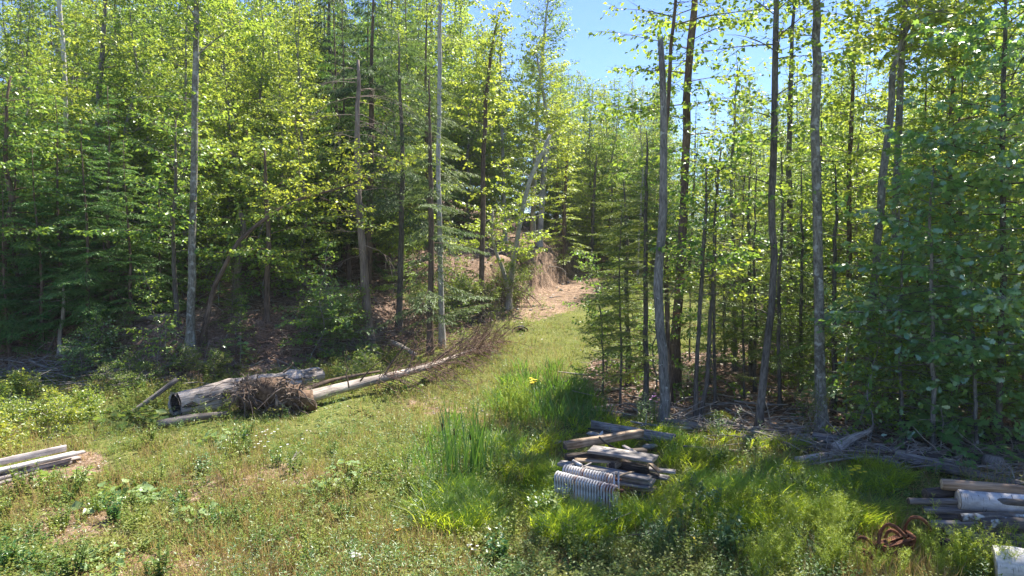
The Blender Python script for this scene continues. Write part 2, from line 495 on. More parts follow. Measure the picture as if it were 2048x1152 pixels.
def mat_board(name, dark, light, tint=None):
    """weathered board: grain along local X, blotches, darker cracks"""
    m, N, L, out = new_mat(name)
    p = N('ShaderNodeBsdfPrincipled'); p.inputs['Roughness'].default_value = .85; p.inputs['Specular IOR Level'].default_value = .2
    tc = N('ShaderNodeTexCoord'); oi = N('ShaderNodeObjectInfo')
    mu = N('ShaderNodeVectorMath'); mu.operation = 'ADD'
    sx = N('ShaderNodeCombineXYZ'); mm = N('ShaderNodeMath'); mm.operation = 'MULTIPLY'; mm.inputs[1].default_value = 23
    L(oi.outputs['Random'], mm.inputs[0]); L(mm.outputs[0], sx.inputs[0]); L(mm.outputs[0], sx.inputs[1])
    L(tc.outputs['Object'], mu.inputs[0]); L(sx.outputs[0], mu.inputs[1])
    mp = N('ShaderNodeMapping'); mp.inputs['Scale'].default_value = (1.2, 26, 26)
    L(mu.outputs[0], mp.inputs[0])
    n = N('ShaderNodeTexNoise'); n.inputs['Scale'].default_value = 1.6; n.inputs['Detail'].default_value = 6; n.inputs['Roughness'].default_value = .65
    L(mp.outputs[0], n.inputs[0])
    r = ramp(N, [(.30, tuple(.35 * v for v in dark)), (.42, dark), (.66, light)])
    L(n.outputs[0], r.inputs[0])
    n2 = N('ShaderNodeTexNoise'); n2.inputs['Scale'].default_value = 3.0; n2.inputs['Detail'].default_value = 4
    L(mu.outputs[0], n2.inputs[0])
    r2 = ramp(N, [(.35, (.6, .6, .6)), (.65, (1.12, 1.1, 1.08))])
    L(n2.outputs[0], r2.inputs[0])
    c = mixc(N, L, 1.0, r.outputs[0], r2.outputs[0], 'MULTIPLY')
    if tint:
        n3 = N('ShaderNodeTexNoise'); n3.inputs['Scale'].default_value = 1.7
        L(mu.outputs[0], n3.inputs[0])
        r3 = ramp(N, [(.5, (0, 0, 0)), (.62, (1, 1, 1))]); L(n3.outputs[0], r3.inputs[0])
        c = mixc(N, L, r3.outputs[0], c, mixc(N, L, 1.0, c, tint, 'MULTIPLY'))
    L(c, p.inputs['Base Color'])
    b = N('ShaderNodeBump'); b.inputs['Strength'].default_value = .5; b.inputs['Distance'].default_value = .006
    L(n.outputs[0], b.inputs['Height']); L(b.outputs[0], p.inputs['Normal'])
    L(p.outputs[0], out.inputs[0])
    return m
M['board'] = mat_board('weathered_grey_board', (.20, .18, .17), (.46, .43, .41))
M['board_tan'] = mat_board('weathered_tan_timber', (.24, .175, .12), (.50, .40, .30), (.75, .70, .68))
M['board_dark'] = mat_board('dark_timber', (.055, .045, .04), (.17, .14, .12))  # the darkest of the board colours
M['board_pale'] = mat_board('pale_lilac_board', (.36, .31, .30), (.66, .60, .58))
M['board_white'] = mat_board('whitish_board', (.48, .46, .45), (.78, .76, .74))
M['end_dark'] = mat_simple('dark_end_grain', (.05, .038, .03), .95, c2=(.11, .085, .07), scale=30)
M['end_pale'] = mat_simple('pale_end_grain', (.34, .24, .15), .9, c2=(.50, .38, .26), scale=25)
M['end_birch'] = mat_simple('birch_cut_end', (.42, .33, .24), .9, c2=(.60, .52, .42), scale=20)
M['iron_paint'] = mat_simple('chipped_silver_white_paint', (.52, .54, .57), .6, 0.0, c2=(.30, .25, .22), scale=7, spec=.5, bump=.2)
M['iron_rust'] = mat_simple('rusty_iron', (.10, .038, .02), .85, .15, c2=(.22, .085, .042), scale=14, bump=.5)
M['rust_patch'] = mat_simple('rusty_paint', (.46, .46, .47), .55, 0, c2=(.28, .13, .07), scale=6, bump=.2)
M['black_plastic'] = mat_simple('black_plastic', (.012, .012, .013), .4)
M['stone'] = mat_simple('pale_stone', (.22, .20, .18), .9, c2=(.38, .36, .33), scale=9, bump=.4)
M['chips'] = mat_simple('wood_chips', (.38, .31, .24), .9, c2=(.66, .60, .54), scale=3)
M['soil_clod'] = mat_simple('soil', (.085, .052, .033), .95, c2=(.17, .11, .075), scale=10, bump=.6)
M['petal_yellow'] = mat_leaf('yellow_petal', [(.75, .48, .01), (.8, .55, .02)], (.8, .55, .02), .3)
M['petal_orange'] = mat_leaf('orange_petal', [(.8, .32, .01), (.8, .38, .02)], (.8, .4, .02), .3)
M['petal_white'] = mat_leaf('white_petal', [(.75, .75, .72), (.8, .8, .78)], (.7, .7, .65), .3)
M['petal_pink'] = mat_leaf('pink_petal', [(.45, .16, .40), (.55, .22, .5)], (.5, .2, .45), .3)
M['cattail_brown'] = mat_simple('cattail_brown', (.09, .035, .015), .95)
M['moss'] = mat_leaf('moss_leaf', [(.10, .15, .02), (.16, .2, .03), (.26, .2, .04)], (.3, .35, .04), .2)

# litter colours: each fallen leaf its own
M['litter'] = mat_leaf('fallen_leaf', [(.09, .058, .044), (.16, .108, .083), (.26, .185, .15), (.36, .285, .24)], (.28, .17, .10), .15, gloss=.04, ovar=0)

def mat_ground():
    m, N, L, out = new_mat('forest_clearing_ground')
    p = N('ShaderNodeBsdfPrincipled'); p.inputs['Roughness'].default_value = .95; p.inputs['Specular IOR Level'].default_value = .1
    at = N('ShaderNodeVertexColor'); at.layer_name = 'zone'
    sp = N('ShaderNodeSeparateColor'); L(at.outputs[0], sp.inputs[0])
    tc = N('ShaderNodeTexCoord')
    def noise(s, d=5, rg=.6):
        n = N('ShaderNodeTexNoise'); n.inputs['Scale'].default_value = s; n.inputs['Detail'].default_value = d; n.inputs['Roughness'].default_value = rg
        L(tc.outputs['Object'], n.inputs[0]); return n.outputs[0]
    fine, mid, big = noise(16, 6, .7), noise(3.5, 5), noise(.7, 3)
    lit = ramp(N, [(.30, (.08, .054, .042)), (.45, (.17, .115, .088)), (.56, (.27, .19, .15)), (.72, (.40, .31, .25))]); L(fine, lit.inputs[0])
    gra = ramp(N, [(.30, (.045, .065, .016)), (.45, (.10, .125, .03)), (.6, (.19, .19, .065)), (.75, (.30, .26, .13))]); L(fine, gra.inputs[0])
    dirt = ramp(N, [(.30, (.10, .065, .045)), (.45, (.20, .135, .095)), (.58, (.32, .235, .175)), (.72, (.48, .40, .33))]); L(fine, dirt.inputs[0])
    md = N('ShaderNodeMath'); md.operation = 'ADD'; md.inputs[1].default_value = -.5
    L(mid, md.inputs[0])
    def wobble(ch):
        a = N('ShaderNodeMath'); a.operation = 'MULTIPLY_ADD'; a.inputs[1].default_value = 1.3
        L(md.outputs[0], a.inputs[0]); L(ch, a.inputs[2])
        r = N('ShaderNodeMapRange'); r.inputs[1].default_value = .35; r.inputs[2].default_value = .65; r.interpolation_type = 'SMOOTHSTEP'
        L(a.outputs[0], r.inputs[0]); return r.outputs[0]
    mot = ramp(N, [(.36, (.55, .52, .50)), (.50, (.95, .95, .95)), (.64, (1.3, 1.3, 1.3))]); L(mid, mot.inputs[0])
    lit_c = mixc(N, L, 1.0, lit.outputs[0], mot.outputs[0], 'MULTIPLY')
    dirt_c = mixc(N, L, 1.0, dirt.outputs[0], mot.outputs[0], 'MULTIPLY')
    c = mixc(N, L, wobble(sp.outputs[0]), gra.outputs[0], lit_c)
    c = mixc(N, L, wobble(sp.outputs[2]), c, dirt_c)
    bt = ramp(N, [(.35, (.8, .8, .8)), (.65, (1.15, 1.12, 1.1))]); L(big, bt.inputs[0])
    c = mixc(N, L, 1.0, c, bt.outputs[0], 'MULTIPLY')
    L(c, p.inputs['Base Color'])
    b = N('ShaderNodeBump'); b.inputs['Strength'].default_value = .9; b.inputs['Distance'].default_value = .06
    L(fine, b.inputs['Height']); L(b.outputs[0], p.inputs['Normal'])
    L(p.outputs[0], out.inputs[0])
    return m

# ------------------------------------------------------------------ ground: one sheet out to the horizon
def bare_w(x, y):
    """bare dry dirt: the cut bank beside the track and worn patches of the clearing"""
    d = bank_d(x, y)
    a = sstep(-4.2, -1.5, d) * (1 - sstep(1.2, 2.2, d)) * sstep(31, 36, y) * (1 - sstep(54, 60, y))
    q = fbm(x * .45, y * .45, 21)
    b = sstep(.50, .66, q) * (1 - sstep(-3, 1, x)) * (1 - sstep(19, 23, y)) * .7
    return np.clip(a + b, 0, 1)
def litter_w(x, y):
    a = sstep(-.8, .3, bank_d(x, y)) * (1 - .85 * sstep(33, 36, y) * (1 - sstep(54, 58, y)) * (1 - sstep(1.2, 2.2, bank_d(x, y))))
    b = sstep(-.5, .3, wood_d(x, y))
    far = sstep(52, 58, y)
    return np.clip(np.maximum(np.maximum(a, b), far), 0, 1)
def grow_axis(core, far, k=1.25):
    lo, hi = [core[0]], [core[-1]]
    s = core[1] - core[0]
    while lo[-1] > far[0]: s *= k; lo.append(lo[-1] - s)
    s = core[-1] - core[-2]
    while hi[-1] < far[1]: s *= k; hi.append(hi[-1] + s)
    return np.array(lo[:0:-1] + list(core) + hi[1:])
gxs = grow_axis(np.arange(-26, 20.01, .2), (-500, 500))
gys = grow_axis(np.concatenate([np.arange(6, 36, .2), np.arange(36, 64, .35)]), (-60, 800))
GX, GY = np.meshgrid(gxs, gys, indexing='ij')
GZ = gz(GX, GY)
# a crumbled, rough face where the bank is cut
cutw = sstep(33, 36, GY) * (1 - sstep(53, 57, GY)) * sstep(-.3, .4, bank_d(GX, GY)) * (1 - sstep(1.6, 2.6, bank_d(GX, GY)))
GZ = GZ + cutw * 1.1 * (fbm(GX * .9, GY * .9, 31) - .5)
bankw = sstep(-.6, .6, bank_d(GX, GY)) * (1 - sstep(6, 9, bank_d(GX, GY))) * (1 - sstep(33, 36, GY))
GZ = GZ + bankw * .35 * (fbm(GX * 1.2, GY * 1.2, 33) - .5)
g = MB()
ni, nj = GX.shape
ii = np.arange(ni - 1)[:, None] * nj; jj = np.arange(nj - 1)[None, :]
g.add(np.stack([GX, GY, GZ], -1).reshape(-1, 3), np.stack([ii + jj, ii + nj + jj, ii + nj + jj + 1, ii + jj + 1], -1).reshape(-1, 4))
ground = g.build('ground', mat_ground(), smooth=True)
ground['kind'] = 'structure'
ca = ground.data.color_attributes.new('zone', 'FLOAT_COLOR', 'POINT')
zc = np.zeros((ni * nj, 4), np.float32)
zc[:, 0] = litter_w(GX, GY).ravel(); zc[:, 2] = bare_w(GX, GY).ravel(); zc[:, 3] = 1
ca.data.foreach_set('color', zc.ravel())

# ------------------------------------------------------------------ tree growing
def interp_path(path, t):
    path = np.asarray(path, float)
    s = np.concatenate([[0], np.cumsum(np.linalg.norm(np.diff(path, axis=0), axis=1))])
    s /= s[-1]
    t = np.atleast_1d(t)
    return np.stack([np.interp(t, s, path[:, k]) for k in range(3)], -1)
def smooth_path(pts, n=14):
    """Catmull-Rom through the points"""
    pts = np.asarray(pts, float)
    if len(pts) == 2: return interp_path(pts, np.linspace(0, 1, n))
    P = np.concatenate([[2 * pts[0] - pts[1]], pts, [2 * pts[-1] - pts[-2]]])
    out = []
    m = len(pts) - 1
    for u in np.linspace(0, m, n):
        i = min(int(u), m - 1); t = u - i
        a, b, c, d = P[i:i + 4]
        out.append(.5 * (2 * b + (c - a) * t + (2 * a - 5 * b + 4 * c - d) * t * t + (3 * b - a - 3 * c + d) * t ** 3))
    return np.array(out)

def grow(g, bm, lm, path, t0, t1, nl, Lf, ef, size=.11, dens=16, shape=KITE, az=None, droop=.12, gap=.35, lr=.02, sub_twigs=True, spread=.16, flat=.62, up_tw=.08):
    """limbs round a trunk path; on each limb alternate sprays of leaves in nearly one plane"""
    kq = 2.2 if shape is KITE else 1.5
    dens = dens * kq; size = size * 1.14; gap = gap * .82
    for i in range(nl):
        u = (i + g.random()) / nl
        t = t0 + (t1 - t0) * u
        o = interp_path(path, t)[0]
        a = (i * 2.399 + g.normal(0, .5)) if az is None else az + g.normal(0, .75)
        L = Lf(u) * g.uniform(.65, 1.25)
        e = ef(u) + g.normal(0, .15)
        hd = np.array((math.cos(a), math.sin(a), 0)); sd = np.array((-math.sin(a), math.cos(a), 0))
        s = np.linspace(0, 1, 6)
        pos = o + hd * (L * math.cos(e) * s)[:, None] + np.array((0, 0, 1.)) * (L * math.sin(e) * s - droop * L * s * s)[:, None] + sd * (g.normal(0, .06) * L * s * s)[:, None]
        bm.tube(pos, max(lr * (L / 2.5) ** .7, .006) * (1 - .85 * s), 4)
        ns = max(3, int(L / gap))
        f = np.linspace(.18, 1, ns) + g.normal(0, .02, ns)
        f = np.clip(f, 0, 1)
        st = np.stack([np.interp(f, s, pos[:, k]) for k in range(3)], -1)
        side = np.where(np.arange(ns) % 2 == 0, 1., -1.)
        side[-1] *= .2
        tang = norm(pos[-1] - pos[0])
        sdir = norm(tang * .55 + sd * side[:, None] * .8 + np.array((0, 0, up_tw)) + g.normal(0, .16, (ns, 3)))
        sl_ = L * .36 * (1.1 - .6 * f) * g.uniform(.7, 1.3, ns) + .22
        if sub_twigs:
            for k in range(ns):
                bm.tube(np.stack([st[k], st[k] + sdir[k] * sl_[k] * .9]), [.006 + .002 * L, .002], 3, cap=False)
        cnt = np.maximum(2, (sl_ * dens * g.uniform(.25, 1.75, ns)).astype(int))
        idx = np.repeat(np.arange(ns), cnt)
        n = len(idx)
        u2 = g.random(n) ** .8
        lat = g.uniform(-1, 1, n)
        latv = np.cross(sdir[idx], np.array((0, 0, 1.)))
        P = st[idx] + sdir[idx] * (sl_[idx] * (u2 + .04))[:, None] + latv * (lat * spread)[:, None] + np.stack([0 * u2, 0 * u2, g.normal(0, .05, n) - .10 * u2 * sl_[idx] - .05 * np.abs(lat)], -1)
        D = sdir[idx] * .55 + latv * np.sign(lat)[:, None] * .6 + np.array((0, 0, -.40)) + g.normal(0, .32, (n, 3))
        N = np.array((0, 0, 1.)) + g.normal(0, flat, (n, 3))
        lm.leaves(P, D, N, size * g.uniform(.5, 1.3, n), shape)

def conifer_limb(g, bm, lm, o, a, L, e, droop, tw_gap, st_gap, st, shape=SLIM, tip=.06, fan=.55, hang=.12, r=.012, bare=.12, tuft=0.0):
    hd = np.array((math.cos(a), math.sin(a), 0)); sd = np.array((-math.sin(a), math.cos(a), 0)); up = np.array((0, 0, 1.))
    s = np.linspace(0, 1, 5)
    pos = o + hd * (L * math.cos(e) * s)[:, None] + up * (L * math.sin(e) * s - droop * L * s ** 1.7)[:, None]
    bm.tube(pos, r * (.4 + .3 * L) * (1 - .8 * s), 3, cap=False)
    nt = max(3, int(L / tw_gap))
    f = np.clip(np.linspace(bare, 1, nt) + g.normal(0, .01, nt), 0, 1)
    f = np.concatenate([f, f]); side = np.concatenate([np.ones(nt), -np.ones(nt)])
    stp = np.stack([np.interp(f, s, pos[:, k]) for k in range(3)], -1)
    tang = norm(np.stack([np.interp(np.clip(f + .1, 0, 1), s, pos[:, k]) - np.interp(np.clip(f - .1, 0, 1), s, pos[:, k]) for k in range(3)], -1))
    tl = (L * (1 - f) * fan + tip * 1.5) * g.uniform(.6, 1.15, 2 * nt)
    td = norm(tang * .75 + sd * side[:, None] * .75 + up * g.normal(-hang, .12, 2 * nt)[:, None])
    cnt = np.maximum(2, (tl / st_gap).astype(int) * 2)
    idx = np.repeat(np.arange(2 * nt), cnt)
    n = len(idx)
    u = g.random(n)
    sgn = np.where(g.random(n) < .5, 1., -1.)
    cr = norm(np.cross(td[idx], up))
    P = stp[idx] + td[idx] * (tl[idx] * u)[:, None] + up * (-.25 * hang * tl[idx] * u * u + g.normal(0, .01 + tuft, n))[:, None]
    D = td[idx] * .8 + cr * (sgn * .6)[:, None] + up * g.normal(-hang, .15, n)[:, None]
    N = up + g.normal(0, .35, (n, 3))
    lm.leaves(P, D, N, st * g.uniform(.7, 1.25, n), shape)

def proto_broadleaf(seed, H, r0, z0, R, nl, size, dens, gap=.4, shape=KITE, elev=(.15, .75), top=.35, n_trunk=7, sub=True, wobble=.42, flat=.62):
    g = np.random.default_rng(seed)
    z = np.linspace(0, H, 12)
    w = np.cumsum(g.normal(0, wobble * .35, (12, 2)), 0); w -= w[0]
    path = np.stack([w[:, 0], w[:, 1], z], -1)
    path[0, 2] = -.25
    bm, lm = MB(), MB()
    bm.tube(smooth_path(path, 16), np.interp(np.linspace(0, 1, 16), [0, .07, .5, 1], [r0 * 1.7, r0, r0 * .68, .012]), n_trunk, wob=.04, r=g)
    grow(g, bm, lm, path, z0 / H, .985, nl, lambda u: R * (.55 + .45 * math.sin(math.pi * min(1, u * 1.1 + .12))) * (1 - (1 - top) * u ** 1.6),
         lambda u: elev[0] + (elev[1] - elev[0]) * u, size, dens, shape, gap=gap, lr=.022, sub_twigs=sub, flat=flat)
    return bm, lm
def proto_conifer(seed, H, r0, z0, R, nl, droop, tw_gap, st_gap, st, elev=(.05, .4), shape=SLIM, dead=0, fan=.55, hang=.12, bare=.12, tuft=0.0, pw=.85):
    g = np.random.default_rng(seed)
    path = np.stack([np.cumsum(g.normal(0, .03, 10)), np.cumsum(g.normal(0, .03, 10)), np.linspace(-.2, H, 10)], -1)
    bm, lm = MB(), MB()
    bm.tube(path, np.interp(np.linspace(0, 1, 10), [0, .08, 1], [r0 * 1.3, r0, .008]), 6, wob=.03, r=g)
    for i in range(nl):
        u = (i + g.random()) / nl
        zz = z0 + (H - z0) * u
        o = interp_path(path, (zz + .2) / (H + .2))[0]
        L = (R * (1 - u) ** pw + .12) * g.uniform(.4, 1.2)
        conifer_limb(g, bm, lm, o, i * 2.399 + g.normal(0, .6), L, elev[0] + (elev[1] - elev[0]) * u + g.normal(0, .17), droop, tw_gap, st_gap, st, shape, fan=fan, hang=hang, bare=bare, tuft=tuft)
    for i in range(dead):
        u = g.random()
        o = interp_path(path, .05 + u * (z0 + .2 * H) / H)[0]
        a = g.uniform(0, 6.28); L = g.uniform(.4, 1.1) * R * .7
        s = np.linspace(0, 1, 4)
        pos = o + np.stack([math.cos(a) * L * s, math.sin(a) * L * s, -.25 * L * s * s + g.normal(0, .1) * L * s], -1)
        bm.tube(pos, .009 * (1 - .7 * s), 3, cap=False)
        for q in (.45, .7):
            p0 = interp_path(pos, q)[0]; b = a + g.choice((-1, 1)) * .8
            bm.tube(np.stack([p0, p0 + np.array((math.cos(b), math.sin(b), -.2)) * L * .35]), [.005, .002], 3, cap=False)
    return bm, lm

class Proto:
    def __init__(self, kind, pair, bark, leaf, H, trunk_name='trunk', crown_name='crown'):
        bm, lm = pair
        self.kind, self.H = kind, H
        self.look = {'yellow': 'yellow green ', 'beech': 'broad green ', 'maple': 'leafy green ', 'cedar': 'grey green ', 'hemlock': 'dark green ', 'spruce': 'very dark ', 'fir': 'thin ', 'birchleaf': 'airy '}.get(leaf, '') + kind.replace('_tree', '').replace('_', ' ')
        self.parts = [(trunk_name, bm.mesh(trunk_name, M[bark], smooth=True), None), (crown_name, lm.mesh(crown_name, M[leaf]), 'stuff')]
        self.parts = [(a, b, c) for a, b, c in self.parts if len(b.polygons)]
    def plant(self, loc, rot, scale, label, cat, group=None, name=None, tilt=0.0):
        t = thing(name or self.kind, loc, label, cat, group, rot)
        t.scale = scale if isinstance(scale, tuple) else (scale,) * 3
        if tilt: t.rotation_euler = (tilt, tilt * .5, rot)
        for nm, me, kd in self.parts:
            inst(nm, me, t, kd)
        return t
# ------------------------------------------------------------------ prototypes of the wood
EXCL = []                                        # (x, y, radius) kept free of filler trees
PB = [Proto('maple_tree', proto_broadleaf(s, 15, .11, 1.4, 3.1, 92, .135, 15, gap=.36), 'bark_grey', 'maple', 15) for s in (1, 2)]
PB += [Proto('maple_tree', proto_broadleaf(3, 15, .10, 2.0, 2.7, 84, .125, 16, gap=.36, elev=(.3, .9)), 'bark_grey', 'yellow', 15)]
PB += [Proto('beech_tree', proto_broadleaf(s, 13, .10, .9, 3.0, 88, .125, 17, gap=.34, elev=(.05, .6)), 'bark_grey', 'beech', 13) for s in (4, 5)]
PU = [Proto('beech_sapling', proto_broadleaf(s, 5.5, .035, .5, 1.7, 30, .115, 16, gap=.3, elev=(.1, .6), n_trunk=5), 'bark_grey', 'beech', 5.5) for s in (8, 9)]
PU += [Proto('maple_sapling', proto_broadleaf(10, 5.0, .03, .5, 1.5, 26, .12, 15, gap=.3, elev=(.2, .7), n_trunk=5), 'bark_grey', 'maple', 5.0)]
PBIRCH = [Proto('birch_tree', proto_broadleaf(s, 17, .10, 6.0, 2.0, 60, .085, 22, gap=.34, elev=(.4, 1.0), top=.4), 'birch_old', 'birchleaf', 17) for s in (12, 13)]
PASP = [Proto('aspen_tree', proto_broadleaf(s, 16, .09, 5.0, 1.7, 52, .10, 14, gap=.4, elev=(.45, 1.0), top=.4), 'bark_grey', 'birchleaf', 16) for s in (14,)]
PH = [Proto('hemlock_tree', proto_conifer(s, 8, .08, .35, 2.3, 66, .22, .13, .042, .135, hang=.22), 'bark_brown', 'hemlock', 8) for s in (20, 21)]
PHB = [Proto('hemlock_tree', proto_conifer(22, 15, .14, 1.8, 3.2, 72, .30, .2, .07, .20, hang=.3), 'bark_brown', 'cedar', 15),
       Proto('hemlock_tree', proto_conifer(23, 14, .13, 1.2, 3.0, 70, .24, .2, .07, .19, hang=.22), 'bark_brown', 'hemlock', 14)]
PHS = [Proto('hemlock_sapling', proto_conifer(24, 1.7, .02, .1, .85, 26, .15, .085, .032, .085, hang=.12), 'bark_brown', 'hemlock', 1.7)]
PF = [Proto('fir_tree', proto_conifer(s, 8, .055, 1.6, 1.35, 50, .12, .11, .038, .09, elev=(-.05, .5), dead=22, hang=.06, bare=.25), 'bark_dark', 'fir', 8) for s in (30, 31)]
PS = [Proto('spruce_tree', proto_conifer(s, 15, .13, 1.5, 2.4, 90, .22, .17, .055, .16, elev=(-.1, .4), dead=12, hang=.25, tuft=.02), 'bark_dark', 'spruce', 15) for s in (32,)]
PFS = [Proto('fir_sapling', proto_conifer(33, 2.4, .02, .1, .8, 40, .10, .085, .03, .075, elev=(.0, .5), hang=.05), 'bark_dark', 'fir', 2.4)]

# ------------------------------------------------------------------ single trees one can point at
def trunk_from_px(pts, Y=None, dY=0.0, n=16):
    """trunk path through pixels of the photograph at one distance (dY: how much farther the top stands)"""
    if Y is None:
        b = pG(*pts[0]); Y = b[1]
    else:
        b = None
    out = []
    for k, (px, py) in enumerate(pts):
        p = pY(px, py, Y + dY * k / max(1, len(pts) - 1))
        out.append(p)
    x, y = out[0][0], out[0][1]
    out[0] = np.array((x, y, float(gz(x, y)) - .15))
    return smooth_path(out, n)
def hero(name, label, pts, w, bark, leaf=None, Y=None, dY=0.0, crowns=(), stubs=0, seed=0, cat='tree', extra=None, n=9, wob=.05, group=None, conifer=None):
    g = np.random.default_rng(1000 + seed)
    path = trunk_from_px(pts, Y, dY)
    loc = (path[0][0], path[0][1], float(gz(path[0][0], path[0][1])))
    EXCL.append((loc[0], loc[1], 1.0))
    d = path[0][1]
    r = np.interp(np.linspace(0, 1, len(path)), np.linspace(0, 1, len(w)), w) * d / F / 2
    r[0] *= 1.6; r[1] *= 1.08
    path = path + np.stack([g.normal(0, .016, len(path)), g.normal(0, .016, len(path)), np.zeros(len(path))], -1) * np.minimum(1, np.arange(len(path)) / 2)[:, None]
    t = thing(name, loc, label, cat, group)
    bm, lm = MB(), MB()
    bm.tube(path, r, n, wob=wob, r=g)
    for _ in range(stubs):
        u = g.uniform(.15, .95); o = interp_path(path, u)[0]; a = g.uniform(0, 6.28); L = g.uniform(.15, .9)
        s = np.linspace(0, 1, 4)
        bm.tube(o + np.stack([math.cos(a) * L * s, math.sin(a) * L * s, L * s * g.uniform(-.5, .4)], -1), .012 * (1 - .7 * s), 4)
    for c in crowns:
        c = dict(c)
        k = dict(size=.12, dens=15)
        k.update({a: c[a] for a in c if a not in ('t', 'nl', 'L', 'e')})
        L, e = c['L'], c['e']
        grow(g, bm, lm, path, c['t'][0], c['t'][1], c['nl'], (lambda u, L=L: L[0] + (L[1] - L[0]) * u), (lambda u, e=e: e[0] + (e[1] - e[0]) * u), **k)
    for c in (conifer or ()):
        for i in range(c['nl']):
            u = (i + g.random()) / c['nl']
            o = interp_path(path, c['t'][0] + (c['t'][1] - c['t'][0]) * u)[0]
            a = i * 2.399 + g.normal(0, .5) if 'az' not in c else c['az'] + g.normal(0, .9)
            conifer_limb(g, bm, lm, o, a, (c['L'][0] + (c['L'][1] - c['L'][0]) * u) * g.uniform(.35, 1.25), c['e'] + g.normal(0, .22), c['droop'], c.get('tw', .11), c.get('sg', .036), c.get('st', .10), hang=c.get('hang', .12), bare=c.get('bare', .2), fan=c.get('fan', .5))
    if extra: extra(g, bm, lm, path)
    bm.build('trunk', M[bark], t, smooth=True)
    if lm.n: lm.build('crown', M[leaf], t, kind='stuff')
    return t, path

def side_branch(px, py, pts, Y, r0, r1, bm, n=5):
    P = smooth_path([pY(a, b, Y) for a, b in pts], 9)
    bm.tube(P, np.linspace(r0, r1, 9), n)
    return P

# -- left wood
def ex(g, bm, lm, path):
    Y = path[0][1]
    for pts in ([(393, 112), (430, 80), (492, 34)], [(390, 35), (378, 15), (368, -5)]):
        P = side_branch(0, 0, pts, Y, .035, .012, bm)
        grow(g, bm, lm, P, .35, 1, 9, lambda u: 1.2, lambda u: .4, .13, 14)
    grow(g, bm, lm, path, .42, .98, 12, lambda u: 1.3 + .6 * u, lambda u: .25, .125, 14)
hero('maple_tree', 'tall slim tree with pale mottled bark rising straight behind the hollow log', [(380, 700), (384, 560), (388, 340), (391, 120), (392, 0), (396, -320)], (17, 15, 13, 12, 10, 5), 'bark_mottle', 'maple', extra=ex, seed=1,
     crowns=[dict(t=(.7, .99), nl=16, L=(2.2, 1.2), e=(.3, .9), size=.13)])

def ex(g, bm, lm, path):
    grow(g, bm, lm, path, .62, 1, 14, lambda u: 1.3 - .4 * u, lambda u: .5, .11, 16, gap=.28)
    Y = path[0][1]
    for pts in ([(590, 405), (600, 340), (590, 240), (596, 200)], [(660, 385), (690, 330), (740, 280)], [(690, 375), (760, 340), (815, 318)], [(640, 395), (700, 420), (730, 470)]):
        P = side_branch(0, 0, pts, Y, .022, .006, bm)
        grow(g, bm, lm, P, .25, 1, 9, lambda u: .8, lambda u: .35, .11, 17, gap=.24)
hero('maple_tree', 'slender tree arching far over to the right with bright yellow green leaves', [(404, 692), (418, 610), (445, 540), (490, 470), (580, 408), (640, 388), (715, 366)], (11, 10, 9, 8, 7, 5, 3), 'bark_brown', 'yellow', extra=ex, seed=2)

def ex(g, bm, lm, path):
    Y = path[0][1]
    for k in range(34):
        t = g.uniform(.35, 1.0); o = interp_path(path, t)[0]
        a = g.choice([g.uniform(-.7, .6), g.uniform(2.5, 3.8), g.uniform(3.9, 5.5)]); L = g.uniform(.8, 2.6)
        s = np.linspace(0, 1, 7)
        P = o + np.stack([math.cos(a) * L * s, math.sin(a) * L * s * .7, L * (g.uniform(-.1, .3) * s - g.uniform(.15, .6) * s * s)], -1) + np.cumsum(g.normal(0, .03, (7, 3)), 0)
        bm.tube(P, .014 * (1 - .8 * s), 4)
        for q in range(5):
            p0 = interp_path(P, g.uniform(.3, .95))[0]; v = norm(np.array((math.cos(a), math.sin(a), -.2)) + g.normal(0, .6, 3))
            w = np.linspace(0, 1, 4)[:, None]
            bm.tube(p0 + v * w * g.uniform(.3, .8) + np.array((0, 0, -.2)) * w * w, [.006, .005, .004, .002], 3, cap=False)
hero('dead_tree', 'bare grey dead trunk with drooping leafless twigs above the fallen tree', [(743, 704), (733, 600), (722, 480), (714, 340), (716, 210), (718, 120)], (19, 17, 15, 12, 9, 5), 'bark_dead', extra=ex, seed=3, n=10)

hero('birch_tree', 'tall white birch trunk rising beyond the bare dead tree', [(884, 618), (880, 500), (876, 350), (879, 180), (880, 0), (884, -260)], (11, 10, 9, 8, 8, 4), 'birch_old', 'birchleaf', seed=4, Y=27.5,
     crowns=[dict(t=(.62, .99), nl=26, L=(2.2, 1.3), e=(.4, .9), size=.10, dens=18)])
hero('ash_tree', 'slender brown trunk with yellow green crown standing left of the cut bank', [(962, 616), (965, 480), (967, 300), (975, 170), (985, 90), (1000, 25)], (11, 10, 9, 8, 5, 2), 'bark_brown', 'yellow', seed=5, Y=33,
     crowns=[dict(t=(.36, .62), nl=9, L=(1.0, 1.0), e=(.2, .5), size=.14, dens=13), dict(t=(.62, 1), nl=30, L=(1.9, .9), e=(.4, 1.0), size=.15, dens=14)])
def ex(g, bm, lm, path):
    Y = path[0][1]
    P = side_branch(0, 0, [(1016, 578), (1006, 540), (992, 505), (984, 470), (986, 420)], Y - .2, .13, .04, bm, 7)
    grow(g, bm, lm, P, .45, 1, 16, lambda u: 1.6, lambda u: .35, .13, 16)
    grow(g, bm, lm, path, .25, .45, 9, lambda u: 1.4, lambda u: .25, .13, 14, az=-.5)
hero('birch_tree', 'grey birch leaning right from a forked base on the stump beside the track', [(1017, 582), (1022, 550), (1036, 470), (1056, 370), (1078, 320), (1100, 270)], (13, 12, 10, 9, 8, 5), 'birch_old', 'yellow', seed=6, extra=ex, Y=36,
     crowns=[dict(t=(.5, 1), nl=14, L=(1.6, 1.4), e=(.3, .7), size=.12)])
